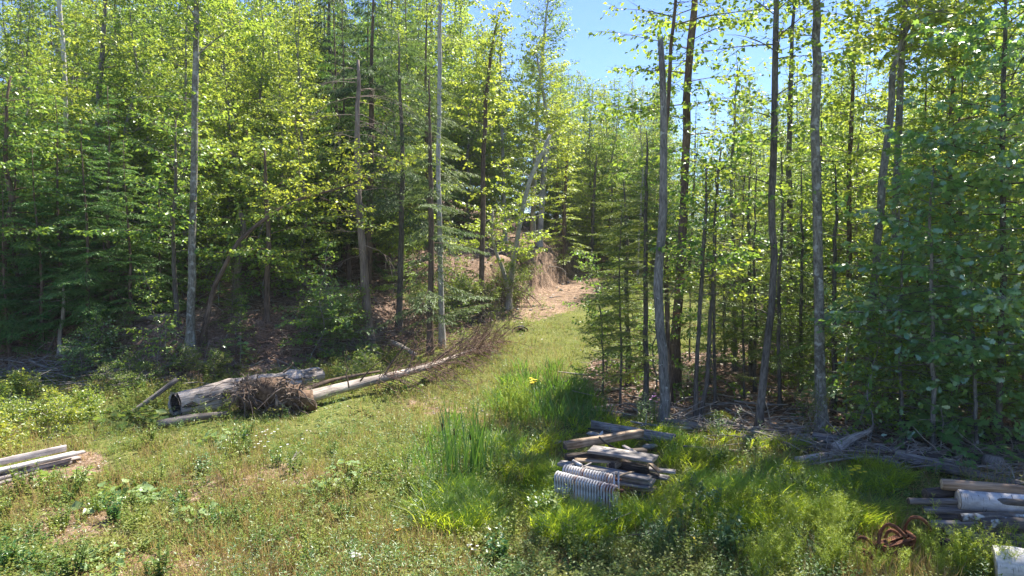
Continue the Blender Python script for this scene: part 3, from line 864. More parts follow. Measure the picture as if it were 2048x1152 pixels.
hero('birch_tree', 'pale upright birch behind the cut bank with a broken top and yellow leaves', [(1078, 502), (1082, 430), (1088, 340), (1098, 275), (1094, 240), (1080, 150), (1070, 100)], (12, 12, 11, 10, 8, 5, 3), 'birch_old', 'yellow', seed=7, Y=45.5,
     crowns=[dict(t=(.45, 1), nl=56, L=(3.0, 1.0), e=(.3, 1.0), size=.14, dens=17), dict(t=(.2, .45), nl=12, L=(1.6, 1.8), e=(.1, .4), size=.14)])
hero('birch_tree', 'tall far birch with an airy crown against the blue sky', [(1066, 500), (1070, 300), (1082, 150), (1090, 60), (1098, -20)], (9, 8, 7, 5, 2), 'birch_old', 'birchleaf', seed=8, Y=49,
     crowns=[dict(t=(.45, 1), nl=62, L=(2.9, 1.9), e=(.4, 1.0), size=.13, dens=12, gap=.42)])
hero('birch_tree', 'far birch crown filling the skyline left of the gap', [(1010, 500), (1005, 300), (1000, 150), (1004, 60)], (8, 7, 5, 2), 'birch_old', 'birchleaf', seed=9, Y=45,
     crowns=[dict(t=(.3, 1), nl=60, L=(2.2, 1.2), e=(.4, 1.0), size=.13, dens=12, gap=.42)])
hero('larch_tree', 'slim feathery yellow green larch at the right end of the cut bank', [(1128, 505), (1130, 400), (1134, 320), (1138, 270)], (8, 7, 5, 2), 'bark_brown', 'yellow', seed=10, Y=47,
     conifer=[dict(t=(.1, 1), nl=60, L=(2.0, .5), e=.1, droop=.15, tw=.22, sg=.07, st=.2)])
hero('larch_tree', 'thin dark stemmed larch beside the bend of the track', [(1185, 500), (1186, 420), (1190, 350), (1194, 310)], (7, 6, 5, 2), 'bark_dark', 'yellow', seed=11, Y=50,
     conifer=[dict(t=(.2, 1), nl=44, L=(1.8, .4), e=.1, droop=.15, tw=.22, sg=.07, st=.2)])
hero('dead_tree', 'crooked pale stub trunk on the slope behind the arching tree', [(477, 600), (474, 555), (482, 500), (487, 460), (480, 420)], (17, 15, 14, 12, 8), 'bark_dead', seed=12, Y=28, stubs=6)
hero('maple_tree', 'short dark trunk with broad green leaves on the slope above the root mass', [(535, 645), (533, 560), (537, 480), (534, 400), (530, 300)], (12, 11, 10, 8, 4), 'bark_brown', 'beech', seed=13, crowns=[dict(t=(.3, 1), nl=26, L=(2.2, 1.4), e=(.15, .6), size=.14, dens=14)])
hero('maple_tree', 'twin thin dark stems left of the mottled straight tree', [(356, 650), (350, 560), (346, 470), (350, 380), (352, 240)], (10, 9, 8, 7, 3), 'bark_dark', 'beech', seed=14, crowns=[dict(t=(.35, 1), nl=24, L=(2.2, 1.4), e=(.15, .6), size=.14, dens=14)])
hero('hemlock_tree', 'dark trunk in the shade right of the bare dead tree', [(797, 640), (800, 560), (803, 470), (806, 330), (800, 180), (796, 60)], (13, 12, 11, 9, 6, 2), 'bark_dark', 'cedar', seed=15, Y=29,
     conifer=[dict(t=(.35, 1), nl=58, L=(3.1, .8), e=.05, droop=.32, tw=.17, sg=.055, st=.19, hang=.3)])
hero('cedar_tree', 'large grey green cedar hung with drooping sprays left of the white birch', [(735, 600), (738, 450), (742, 250), (745, 60), (748, -90)], (15, 14, 11, 6, 2), 'bark_brown', 'cedar', seed=16, Y=31,
     conifer=[dict(t=(.3, 1), nl=84, L=(3.4, .9), e=.05, droop=.32, tw=.17, sg=.055, st=.2, hang=.32)])
hero('hemlock_tree', 'hemlock with feathery lit branches reaching over the white birch base', [(860, 600), (862, 450), (860, 280), (858, 150)], (13, 11, 7, 2), 'bark_brown', 'cedar', seed=17, Y=26.3,
     conifer=[dict(t=(.12, 1), nl=50, L=(2.5, .6), e=.02, droop=.25, tw=.16, sg=.06, st=.17, hang=.2)])
hero('hemlock_sapling', 'thin pale bent stem under the dark hemlocks on the left', [(118, 712), (121, 670), (127, 622), (128, 560)], (10, 8, 7, 3), 'twig_grey', 'hemlock', seed=18, cat='sapling',
     conifer=[dict(t=(.6, 1), nl=20, L=(1.4, .5), e=.1, droop=.15, tw=.12, sg=.042, st=.13)])
hero('birch_tree', 'white birch stem showing high among the leaves at upper left', [(140, 560), (132, 300), (128, 140), (118, 0), (110, -100)], (10, 9, 9, 8, 4), 'birch', 'beech', seed=19, Y=32, crowns=[dict(t=(.75, 1), nl=12, L=(2.0, 1.4), e=(.3, .8), size=.13)])
hero('beech_tree', 'crooked double trunk at the left edge under dark leaves', [(8, 660), (6, 560), (14, 470), (24, 400), (10, 300), (20, 150)], (16, 14, 13, 11, 8, 4), 'bark_brown', 'beech', seed=20, Y=25, crowns=[dict(t=(.4, 1), nl=30, L=(2.8, 1.8), e=(.1, .6), size=.13, dens=15)])
hero('maple_tree', 'grey trunk half hidden by leaves left of the mottled straight tree, high in the wood', [(190, 560), (192, 350), (198, 200), (206, 90), (214, -60)], (11, 10, 10, 9, 5), 'bark_grey', 'maple', seed=21, Y=30, crowns=[dict(t=(.4, 1), nl=40, L=(2.8, 1.6), e=(.15, .8), size=.13, dens=15)])
hero('spruce_tree', 'very dark tall spruce crown at the top left of the cedar', [(672, 560), (668, 300), (660, 100), (655, -120)], (14, 12, 8, 2), 'bark_dark', 'spruce', seed=22, Y=38,
     conifer=[dict(t=(.3, 1), nl=90, L=(3.4, .6), e=-.05, droop=.25, tw=.2, sg=.065, st=.22, hang=.3)])

# -- right wood
def ex(g, bm, lm, path):
    Y = path[0][1]
    top = path[-1]
    for k in range(7):
        a = k * .9; bm.tube(np.stack([top + np.array((.05 * math.cos(a), .05 * math.sin(a), -.12)), top + np.array((.055 * math.cos(a), .055 * math.sin(a), g.uniform(.02, .22)))]), [.03, .004], 4)
hero('dead_tree', 'grey crooked trunk snapped off at the top beyond the lumber pile', [(1325, 852), (1330, 780), (1319, 660), (1316, 560), (1327, 420), (1328, 250), (1323, 82)], (22, 20, 19, 18, 17, 14, 11), 'bark_grey', extra=ex, seed=30, n=12, wob=.05)
hero('maple_tree', 'thin stem rising close behind the snapped grey trunk', [(1342, 826), (1334, 640), (1330, 420), (1334, 230), (1344, 90), (1352, 0), (1362, -160)], (10, 9, 8, 8, 7, 6, 3), 'bark_brown', 'maple', seed=31, Y=19.6,
     crowns=[dict(t=(.78, 1), nl=14, L=(2.0, 1.2), e=(.2, .6), size=.12, dens=12)])
hero('maple_tree', 'big trunk with a dark reddish lower half right behind the snapped trunk', [(1347, 800), (1354, 640), (1366, 420), (1374, 230), (1382, 80), (1390, -20), (1400, -260)], (22, 20, 17, 15, 14, 12, 5), 'bark_red', 'maple', seed=32, Y=21.5,
     crowns=[dict(t=(.45, .72), nl=15, L=(2.2, 2.4), e=(.0, .3), size=.15, dens=11, flat=.7), dict(t=(.72, 1), nl=14, L=(2.8, 1.6), e=(.2, .7), size=.15, dens=11)])
def firx(g, bm, lm, path):
    for i in range(26):
        u = g.uniform(.08, .75); o = interp_path(path, u)[0]; a = g.uniform(0, 6.28); L = g.uniform(.4, 1.3); s = np.linspace(0, 1, 4)
        P = o + np.stack([math.cos(a) * L * s, math.sin(a) * L * s, -.2 * L * s * s], -1)
        bm.tube(P, .008 * (1 - .7 * s), 3, cap=False)
        for q in (.4, .6, .8):
            b = a + g.choice((-1, 1)) * .8; p0 = interp_path(P, q)[0]
            bm.tube(np.stack([p0, p0 + np.array((math.cos(b), math.sin(b), -.15)) * L * .3]), [.004, .002], 3, cap=False)
hero('fir_tree', 'young fir with flat yellowish branches reaching left over the track', [(1258, 772), (1255, 640), (1253, 520), (1250, 420), (1248, 360)], (10, 9, 8, 5, 2), 'bark_dark', 'fir', seed=33, extra=firx,
     conifer=[dict(t=(.22, .9), nl=44, L=(2.0, .9), e=.02, droop=.14, az=3.1, bare=.2), dict(t=(.3, 1), nl=30, L=(1.5, .4), e=.1, droop=.1)])
hero('fir_tree', 'thin dark fir spire with sparse horizontal branches left of the snapped trunk', [(1293, 822), (1291, 640), (1291, 480), (1293, 350), (1294, 262)], (11, 10, 9, 6, 2), 'bark_dark', 'fir', seed=34, extra=firx,
     conifer=[dict(t=(.15, .8), nl=40, L=(1.7, 1.0), e=.0, droop=.14, az=3.0, bare=.25), dict(t=(.4, 1), nl=44, L=(1.3, .2), e=.1, droop=.1)])
hero('maple_sapling', 'small leafy sapling at the foot of the leaning young fir', [(1205, 790), (1206, 720), (1204, 660), (1200, 610)], (5, 4, 3, 2), 'bark_dark', 'beech', seed=35, cat='sapling', crowns=[dict(t=(.2, 1), nl=16, L=(.7, .35), e=(.2, .6), size=.075, dens=26, gap=.2, spread=.1)])
hero('maple_tree', 'thin dark stem with light green leaves, left of a close pair', [(1390, 842), (1392, 760), (1396, 660), (1404, 540), (1409, 450), (1414, 330)], (10, 9, 8, 8, 7, 3), 'bark_dark', 'maple', seed=36, crowns=[dict(t=(.5, 1), nl=22, L=(1.6, 1.0), e=(.2, .6), size=.12, dens=13)])
hero('maple_tree', 'thin dark leaning stem, right of a close pair', [(1398, 838), (1412, 770), (1420, 660), (1426, 560), (1432, 430), (1440, 300)], (10, 9, 8, 7, 6, 3), 'bark_dark', 'beech', seed=37, crowns=[dict(t=(.55, 1), nl=20, L=(1.6, 1.0), e=(.2, .6), size=.12, dens=13)])
def ex(g, bm, lm, path):
    for k in range(5):
        o = interp_path(path, .25 + .13 * k)[0]; a = g.uniform(2.4, 4.2); s = np.linspace(0, 1, 6); L = g.uniform(.8, 1.6)
        bm.tube(o + np.stack([math.cos(a) * L * s, math.sin(a) * L * s * .3, L * (.5 * s - .3 * s * s)], -1), .018 * (1 - .8 * s), 4)
hero('maple_tree', 'dark mossy leaning trunk in front of the sunlit meadow gap', [(1519, 866), (1524, 780), (1538, 660), (1547, 540), (1543, 420), (1547, 260), (1552, 60), (1556, -140)], (18, 16, 14, 13, 14, 13, 11, 6), 'bark_dark', 'maple', seed=38, extra=ex,
     crowns=[dict(t=(.5, .75), nl=8, L=(1.4, 1.6), e=(.1, .4), size=.13, dens=10), dict(t=(.75, 1), nl=14, L=(2.0, 1.4), e=(.2, .8), size=.13, dens=10)])
hero('maple_tree', 'thickest straight grey trunk in front of the right wood', [(1645, 890), (1640, 720), (1636, 520), (1633, 300), (1632, 120), (1630, 0), (1628, -380)], (23, 20, 18, 17, 16, 15, 7), 'bark_mottle', 'maple', seed=39, n=14, stubs=8, Y=16.8,
     crowns=[dict(t=(.62, .8), nl=6, L=(1.2, 1.8), e=(.1, .3), size=.13, dens=12), dict(t=(.8, 1), nl=22, L=(2.8, 1.4), e=(.2, .8), size=.14, dens=12)])
def ex(g, bm, lm, path):
    Y = path[0][1]
    P = side_branch(0, 0, [(1784, 150), (1800, 90), (1826, 40), (1856, -10)], Y + .3, .07, .03, bm, 6)
    grow(g, bm, lm, P, .3, 1, 10, lambda u: 1.6, lambda u: .4, .15, 12)
    P = side_branch(0, 0, [(1790, 480), (1796, 300), (1803, 120), (1812, -40), (1816, -200)], Y + .8, .11, .06, bm, 7)
    grow(g, bm, lm, P, .5, 1, 22, lambda u: 2.4, lambda u: .3, .15, 12)
hero('maple_tree', 'crooked grey trunk left of the broad shaded oak leaves', [(1731, 868), (1738, 740), (1746, 600), (1758, 450), (1771, 310), (1782, 220), (1786, 135)], (16, 15, 15, 15, 14, 13, 11), 'bark_grey', 'maple', seed=40, extra=ex, Y=18.6,
     crowns=[dict(t=(.62, 1), nl=9, L=(1.5, 1.8), e=(.1, .5), size=.14, dens=12)])
hero('maple_tree', 'straight thin dark trunk at the right edge above the log stack', [(1997, 935), (2000, 760), (2003, 560), (2005, 300), (2010, 100), (2014, -60)], (12, 11, 11, 10, 8, 4), 'bark_dark', 'oak', seed=41, stubs=10, Y=15.3,
     crowns=[dict(t=(.5, 1), nl=40, L=(2.2, 1.6), e=(.05, .6), size=.15, dens=16, shape=MAPLE, flat=.75, gap=.4)])
hero('oak_tree', 'young oak with large lobed blue green leaves in the shade at right', [(1868, 880), (1866, 740), (1864, 620), (1860, 460), (1866, 330)], (10, 9, 8, 6, 3), 'bark_grey', 'oak', seed=42, Y=15.8,
     crowns=[dict(t=(.3, 1), nl=44, L=(2.1, 1.0), e=(.0, .5), size=.155, dens=20, shape=OAK, flat=.75, gap=.34)])
hero('oak_tree', 'leafy young oak filling the right edge with lobed leaves', [(2090, 930), (2080, 760), (2070, 560), (2066, 330), (2060, 180)], (10, 9, 8, 6, 3), 'bark_grey', 'oak', seed=43, Y=14.6,
     crowns=[dict(t=(.28, 1), nl=44, L=(2.2, 1.3), e=(.0, .5), size=.155, dens=20, shape=OAK, flat=.75, gap=.34)])
hero('oak_tree', 'low oak with lobed leaves hanging almost to the ground by the right logs', [(1955, 925), (1950, 780), (1944, 640), (1940, 520)], (8, 7, 6, 3), 'bark_grey', 'oak', seed=49, Y=15.6,
     crowns=[dict(t=(.12, 1), nl=36, L=(1.6, .9), e=(.0, .4), size=.155, dens=18, shape=OAK, flat=.75, gap=.34)])
hero('oak_tree', 'young oak with pale tipped lobed leaves right of the crooked grey trunk', [(1805, 885), (1803, 760), (1800, 640), (1806, 500)], (8, 7, 6, 3), 'bark_grey', 'oak', seed=50, Y=16.6,
     crowns=[dict(t=(.15, 1), nl=36, L=(1.7, .9), e=(.0, .4), size=.155, dens=18, shape=OAK, flat=.75, gap=.34)])
hero('maple_tree', 'big leaved maple crown glowing yellow green at upper right', [(1890, 780), (1896, 500), (1902, 250), (1912, 60), (1920, -120)], (12, 11, 10, 7, 3), 'bark_brown', 'maple', seed=44, Y=20.5,
     crowns=[dict(t=(.4, 1), nl=58, L=(2.9, 1.7), e=(.1, .8), size=.15, dens=15, shape=MAPLE, flat=.75, gap=.42)])
hero('maple_tree', 'leafy maple crown against the sky between the two tallest right trunks', [(1700, 800), (1698, 550), (1700, 300), (1708, 120), (1716, 20)], (11, 10, 9, 6, 2), 'bark_brown', 'maple', seed=45, Y=23,
     crowns=[dict(t=(.35, 1), nl=46, L=(2.6, 1.2), e=(.15, .8), size=.15, dens=11, flat=.7, gap=.4)])
hero('maple_tree', 'slim trunk pair partner with an open crown left of the thickest grey trunk', [(1578, 800), (1580, 600), (1578, 400), (1580, 200), (1586, 60), (1590, -60)], (13, 12, 11, 9, 7, 4), 'bark_dark', 'maple', seed=46, Y=26.5,
     crowns=[dict(t=(.4, 1), nl=24, L=(1.7, 1.3), e=(.15, .7), size=.14, dens=10, gap=.42, flat=.7)])
hero('poplar_tree', 'open leafy crown between the reddish trunk and the mossy leaning trunk', [(1470, 800), (1468, 600), (1462, 400), (1468, 250), (1476, 130)], (9, 8, 7, 5, 2), 'bark_grey', 'birchleaf', seed=47, Y=24,
     crowns=[dict(t=(.3, 1), nl=34, L=(2.0, 1.0), e=(.2, .7), size=.13, dens=11, gap=.42, flat=.7)])
hero('fir_tree', 'slender dark fir pole in the shade right of the thickest grey trunk', [(1667, 845), (1668, 700), (1668, 560), (1672, 430), (1674, 330)], (12, 10, 8, 6, 2), 'bark_dark', 'hemlock', seed=48, extra=firx, Y=19,
     conifer=[dict(t=(.15, 1), nl=44, L=(1.7, .4), e=.05, droop=.15)])
for k, (px, py, top, w) in enumerate([(1430, 800, 520, 7), (1466, 795, 500, 7), (1500, 800, 470, 9), (1510, 810, 520, 7), (1560, 805, 480, 8), (1450, 780, 560, 5), (1487, 780, 540, 5), (1600, 815, 520, 8), (1240, 780, 610, 5)]):
    hero('fir_tree', ['slender young fir just right of the close dark pair, before the meadow', 'slender young fir midway between the close pair and the mossy leaning trunk', 'slender young fir left of the mossy leaning trunk', 'second slender young fir touching the mossy leaning trunk from the left', 'slender young fir right of the mossy leaning trunk', 'thin short fir between the two close young firs, farther back', 'thin short fir farther back left of the mossy leaning trunk', 'slender young fir left of the thickest grey trunk', 'thin fir pole left of the leaning young fir by the track', 'thin short fir close left of the thickest grey trunk'][k], [(px, py), (px + 3 * math.sin(k), (py + top) / 2), (px + 4 * math.sin(2 * k), top - 40), (px + 3, top - 190)], (w, w * .9, w * .6, 2), 'bark_dark', 'fir', seed=60 + k, extra=firx, Y=19.5 + 1.7 * ((k * 7) % 4),
         group='slender young firs before the meadow', conifer=[dict(t=(.16, 1), nl=38, L=(1.5, .35), e=.05, droop=.14, tw=.14, sg=.042, st=.11)])
# ------------------------------------------------------------------ the rest of the wood
def skyline(px):
    return np.interp(px, [800, 880, 930, 1000, 1010, 1160, 1175, 1290, 1300, 1400, 1600, 1750, 1900, 2048], [-500, -200, 30, 95, 130, 150, 175, 165, 170, 175, 150, 110, 20, -60])
placed = []
def free(x, y, r):
    for a, b, q in EXCL:
        if (a - x) ** 2 + (b - y) ** 2 < max(q, r * .6) ** 2: return False
    for a, b in placed:
        if (a - x) ** 2 + (b - y) ** 2 < r * r: return False
    return True
GL = {
 'hemlock': ('dark green hemlock with layered drooping sprays at the lower left of the wood', 'hemlocks at the lower left'),
 'left': ('leafy broadleaf tree in the dense wood on the left slope', 'broadleaf trees of the left slope'),
 'cedar': ('grey green hemlock or cedar among those around the white birch', 'hemlocks around the white birch'),
 'far': ('distant hazy tree beyond the end of the track', 'distant trees beyond the track'),
 'meadow': ('tree on the far side of the sunlit meadow behind the right wood', 'trees beyond the meadow'),
 'right': ('leafy tree deep in the right wood behind the tall grey trunks', 'trees deep in the right wood'),
 'under': ('low leafy sapling under the taller trees of the left slope', 'saplings under the left wood'),
 'youngfir': ('thin young fir standing between the tall trunks in front of the meadow', 'young firs between the tall trunks'),
 'underr': ('low sapling in the shade of the right wood', 'saplings in the right wood'),
}
ZONES = [(120, 'at the left edge'), (260, 'above the left hemlocks'), (345, 'left of the mottled straight tree'), (440, 'beside the mottled straight tree'), (600, 'round the arching tree'), (700, 'left of the bare dead tree'),
         (800, 'right of the bare dead tree'), (930, 'round the white birch'), (1020, 'left of the cut bank'), (1120, 'above the cut bank'), (1200, 'over the bend of the track'), (1260, 'right of the track end'), (1310, 'left of the snapped grey trunk'),
         (1360, 'behind the snapped grey trunk'), (1480, 'right of the reddish trunk'), (1570, 'behind the mossy leaning trunk'), (1630, 'just left of the thickest trunk'), (1720, 'just right of the thickest trunk'),
         (1800, 'behind the crooked grey trunk'), (1900, 'behind the young oak'), (2010, 'left of the rightmost trunk'), (9999, 'at the right edge')]
def where(px): return next(w for z, w in ZONES if px < z)
DEEP = {'left': ['at the front of the left wood', 'midway into the left wood', 'deep in the left wood', 'far up the left slope'], 'right': ['at the front of the right wood', 'midway into the right wood', 'deep in the right wood', 'far back in the right wood'],
        'meadow': ['beyond the meadow'] * 4, 'far': ['beyond the track'] * 4, 'under': ['low on the bank', 'low in the left wood', 'low in the left wood', 'low on the left slope'], 'underr': ['low at the wood edge', 'low in the wood', 'low in the wood', 'low in the wood']}
DEEP['hemlock'] = DEEP['left']; DEEP['cedar'] = ['at the front of the evergreen stand', 'midway into the evergreen stand', 'deep in the evergreen stand', 'far up the evergreen stand']; DEEP['youngfir'] = DEEP['right']
def label_of(pr, key, px, y):
    k = 0 if y < (27 if key in ('left', 'cedar', 'under') else 20) else 1 if y < 34 else 2 if y < 46 else 3
    return '%s %s, %s' % (pr.look, where(px), DEEP[key][k])
def fill(n, xr, yr, gap, ok, pick, smin=.75, smax=1.3, seed=0):
    g = np.random.default_rng(500 + seed)
    k = 0
    for _ in range(n * 40):
        if k >= n: break
        x, y = g.uniform(*xr), g.uniform(*yr)
        px, _py = to_px(onG(x, y))
        if not (-330 < px < 2400) or not ok(x, y, px) or not free(x, y, gap): continue
        pr, key, s = pick(g, x, y, px)
        z = float(gz(x, y))
        Hmax = CAMZ + (HOR - skyline(px)) * y / F - z
        H = pr.H * s * g.uniform(.85, 1.15)
        if H > Hmax:
            if Hmax < 2.0: continue
            H = Hmax * g.uniform(.93, 1.04)
        cap = CAMZ + (HOR + (50 if px > 1400 else 40 if y < 36 else 110)) * y / F - z
        if H > cap: H = cap * g.uniform(.82, 1.0)
        sc = H / pr.H
        w = max(sc, .62 * s)
        lab, grp = label_of(pr, key, float(px), y), GL[key][1]
        pr.plant((x, y, z), g.uniform(0, 6.28), (w, w, sc), lab, 'sapling' if 'sapling' in pr.kind else 'tree', grp, tilt=g.normal(0, .03))
        placed.append((x, y)); k += 1
    return k
def ch(g, L): return L[int(g.integers(len(L)))]

# hemlocks at the lower left
for px, py, s in ((20, 715, 1.0), (85, 690, 1.1), (175, 672, 1.2), (262, 655, 1.05), (-50, 680, 1.2), (325, 625, .9), (130, 640, 1.3), (225, 620, 1.3), (40, 650, 1.3)):
    p = pG(px, py)
    g_ = np.random.default_rng(int(abs(px)) + 1)
    ch(g_, PH).plant(tuple(p), g_.uniform(0, 6.28), s * .8, 'dark green hemlock with layered drooping sprays ' + ('just left of the thin pale bent stem' if px == 85 else 'just right of the thin pale bent stem' if px == 175 else 'cut by the left edge' if px < 0 else 'lowest at the left edge' if px == 20 else 'second from the left edge' if px == 40 else 'behind the thin pale bent stem' if px == 130 else 'left of the twin thin stems' if px == 325 else 'rightmost in front of the fallen log' if px == 262 else 'behind the rightmost one'), 'tree', GL['hemlock'][1])
    placed.append((p[0], p[1]))
# left slope edge and interior
def okl(x, y, px): return bank_d(x, y) > (4.2 if px < 640 else 4.4 if px < 880 else 5.0)
def pickl(g, x, y, px):
    d = float(bank_d(x, y))
    if 640 < px < 900 and g.random() < .88: return ch(g, PHB), 'cedar', g.uniform(.9, 1.25)
    if px < 330 and d < 6 and g.random() < .5: return ch(g, PH), 'hemlock', g.uniform(.9, 1.4)
    if g.random() < .1: return ch(g, PHB + PS), 'left', 1.2
    return ch(g, PB), 'left', g.uniform(.85, 1.25)
nA = fill(42, (-24, 3), (23, 38), 2.3, okl, pickl, seed=1)
nB = fill(72, (-34, 9), (36, 60), 2.5, okl, lambda g, x, y, px: (ch(g, PB + PB + PHB + PS), 'left', g.uniform(1.1, 1.5)), seed=2)
# saplings under them
fill(34, (-24, 2), (23, 40), 1.2, lambda x, y, px: bank_d(x, y) > (4.0 if px < 850 else 5.5), lambda g, x, y, px: (ch(g, PU + PH) if px < 700 else ch(g, PU + PHS * 2 + PH), 'under', g.uniform(.55, 1.1)), seed=3)
fill(20, (-20, 0), (22.5, 36), .9, lambda x, y, px: -.4 < bank_d(x, y) < 6, lambda g, x, y, px: (ch(g, PHS + PFS + PU), 'under', g.uniform(.35, .9)), seed=4)
# beyond the end of the track and beyond the meadow
fill(44, (2, 26), (52, 76), 1.7, lambda x, y, px: bank_d(x, y) < 30 and 1090 < px < 1330, lambda g, x, y, px: (ch(g, PBIRCH + PASP + PF + PHB + PB), 'far', g.uniform(.9, 1.4)), seed=5)
fill(26, (2, 26), (51, 62), 1.3, lambda x, y, px: bank_d(x, y) < 30 and 1150 < px < 1420 and (x > 6.5 or y > 56), lambda g, x, y, px: (ch(g, PU + PH + PF), 'far', g.uniform(.5, 1.0)), seed=15)
fill(80, (8, 52), (44, 72), 1.9, lambda x, y, px: px > 1300, lambda g, x, y, px: (ch(g, PB + PBIRCH + PASP + PHB + PU), 'meadow', g.uniform(.8, 1.2)), seed=6)
fill(14, (3, 16), (29, 46), 2.0, lambda x, y, px: 1210 < px < 1300 and y > 40 or (1480 < px and y > 38), lambda g, x, y, px: (ch(g, PF + PBIRCH), 'meadow', g.uniform(.7, 1.0)), seed=7)
# right wood: dense towards the right edge
def pickr(g, x, y, px):
    if g.random() < .3: return ch(g, PF + PH + PHB[1:]), 'right', g.uniform(.8, 1.1)
    return ch(g, PB), 'right', g.uniform(.7, 1.0)
fill(66, (9, 36), (17.5, 46), 1.8, lambda x, y, px: wood_d(x, y) > 2.2 and px > (1750 if y < 28 else 1540), pickr, seed=8)
fill(9, (4, 12), (19, 27), 1.3, lambda x, y, px: wood_d(x, y) > 1.0 and 1340 < px < 1660, lambda g, x, y, px: (ch(g, PF), 'youngfir', g.uniform(.45, .8)), seed=9)
fill(46, (2.6, 12), (17, 28), .8, lambda x, y, px: wood_d(x, y) > (.7 if px < 1330 else 2.4) and 1190 < px < 1720, lambda g, x, y, px: (ch(g, PHS * 2 + PFS * 2 + PU), 'underr', g.uniform(.4, .95)), seed=10)
fill(40, (8, 20), (14, 26), 1.0, lambda x, y, px: wood_d(x, y) > .8 and px > 1660, lambda g, x, y, px: (ch(g, PHS + PU * 3), 'underr', g.uniform(.4, .85)), seed=16)

# ------------------------------------------------------------------ dirt bank: overhanging stump, roots
st = pG(1018, 590)
t = thing('tree_stump', tuple(st), 'earthy stump with overhanging roots below the forked grey birch', 'stump')
b = MB(); g = np.random.default_rng(77)
o = st + np.array((0, 0, .15))
b.tube(np.stack([o + np.array((-.5, .1, -.5)), o, o + np.array((.5, -.25, .12))]), [.5, .48, .3], 10, wob=.12, r=g, start_cap=True)
b.build('stump_body', M['soil_root'], t, smooth=True)
b = MB()
for k in range(26):
    a = g.uniform(-1.9, .4); L = g.uniform(.5, 1.7); s = np.linspace(0, 1, 6)
    P = o + np.array((g.uniform(-.5, .6), -.25, g.uniform(-.1, .25))) + np.stack([math.cos(a) * L * s, math.sin(a) * L * s * .6, .15 * s - L * .75 * s * s], -1) + np.cumsum(g.normal(0, .03, (6, 3)), 0)
    b.tube(P, g.uniform(.015, .045) * (1 - .75 * s), 5)
b.build('roots', M['soil_root'], t, smooth=True, kind='stuff')
t = thing('exposed_roots', tuple(pG(1110, 540)), 'bare roots and dead sticks hanging out of the cut dirt bank', 'roots')
b = MB()
for k in range(18):
    px, py = g.uniform(1040, 1170), 0
    py = np.interp(px, [1040, 1100, 1170], [590, 545, 540]) + g.uniform(-25, 15)
    o = pG(px, py) + np.array((0, 0, .1)); a = g.uniform(-2.6, .2); L = g.uniform(.5, 1.6); s = np.linspace(0, 1, 5)
    b.tube(o + np.stack([math.cos(a) * L * s, math.sin(a) * L * s, .25 * s - .6 * L * s * s], -1) + np.cumsum(g.normal(0, .05, (5, 3)), 0), g.uniform(.012, .035) * (1 - .7 * s), 4)
b.build('roots', M['twig_grey'], t, kind='stuff')
b = MB()
pp = [pG(1128, 505), pG(1126, 530), pG(1114, 552)]
b.tube(np.array(pp) + np.array((0, -.3, .25)), [.04, .03, .015], 5)
tag(b.build('branch', M['bark_dead'], origin=tuple(pp[0])), 'pale bent stick hanging down the cut dirt bank', 'branch')

# ------------------------------------------------------------------ hollow log, root plate, fallen tree
g = np.random.default_rng(5)
A = pZ(352, 812, .37); B = pZ(640, 752, .55)
t = thing('hollow_log', (A[0], A[1], 0), 'thick pale hollow log with a dark open end facing left', 'log')
path = smooth_path([A, A * .62 + B * .38 + np.array((0, 0, .03)), A * .3 + B * .7 + np.array((0, .05, 0)), B], 18)
b = MB(); b.tube(path, np.linspace(.40, .30, 18) * (1 + g.normal(0, .05, 18)), 22, wob=.09, r=g, cap=False)
b.build('bark_shell', M['log_pale'], t, smooth=True)
b = MB(); b.tube(path[:9][::-1], np.linspace(.2, .335, 9), 18, wob=.05, r=g, cap=False, start_cap=True)
b.build('hollow', M['log_dark'], t, smooth=True)
b = MB()          # ragged rim of the open end
ax = norm(path[0] - path[1]); u = norm(np.cross(ax, (0, 0, 1.))); v = np.cross(u, ax)
ring = []
for k in range(24):
    a = k / 24 * 2 * math.pi; ring.append((path[0] + ax * g.uniform(0, .10) + (u * math.cos(a) + v * math.sin(a)) * .40, path[0] + ax * g.uniform(0, .03) + (u * math.cos(a) + v * math.sin(a)) * .33))
for k in range(24):
    o0, i0 = ring[k]; o1, i1 = ring[(k + 1) % 24]
    b.add(np.array([o0, o1, i1, i0]), np.array([(0, 1, 2, 3)]))
b.build('rim', M['log_pale'], t)
b = MB()          # knot hole and lengthwise splits
kp = interp_path(path, .31)[0] + norm(np.array((.35, -.8, .28))) * .385
for k in range(3):
    b.tube(np.stack([kp + np.array((.02 * k, .03 * k, -.02)), kp + norm(np.array((.35, -.8, .28))) * (.05 - .02 * k)]), [.15 - .03 * k, .11 - .03 * k], 10, wob=.1, r=g)
b.build('knot', M['log_dark'], t, smooth=True)
b = MB()
for k in range(80):
    u0 = g.uniform(.03, .95); q = g.uniform(-.1, 1.25) ; L = g.uniform(.25, 1.0)
    s = np.clip(np.linspace(u0, min(1, u0 + L / 4), 6), 0, 1); c = interp_path(path, s)
    dirv = np.array((.55 * math.cos(q), -.8 * math.cos(q), math.sin(q))); dirv /= np.linalg.norm(dirv)
    b.tube(c + dirv * (np.interp(s, [0, 1], [.40, .30]) * 1.01)[:, None] + np.cumsum(g.normal(0, .008, (6, 3)), 0), g.uniform(.006, .022), 4)
b.build('bark_ridge', M['log_grey'], t)
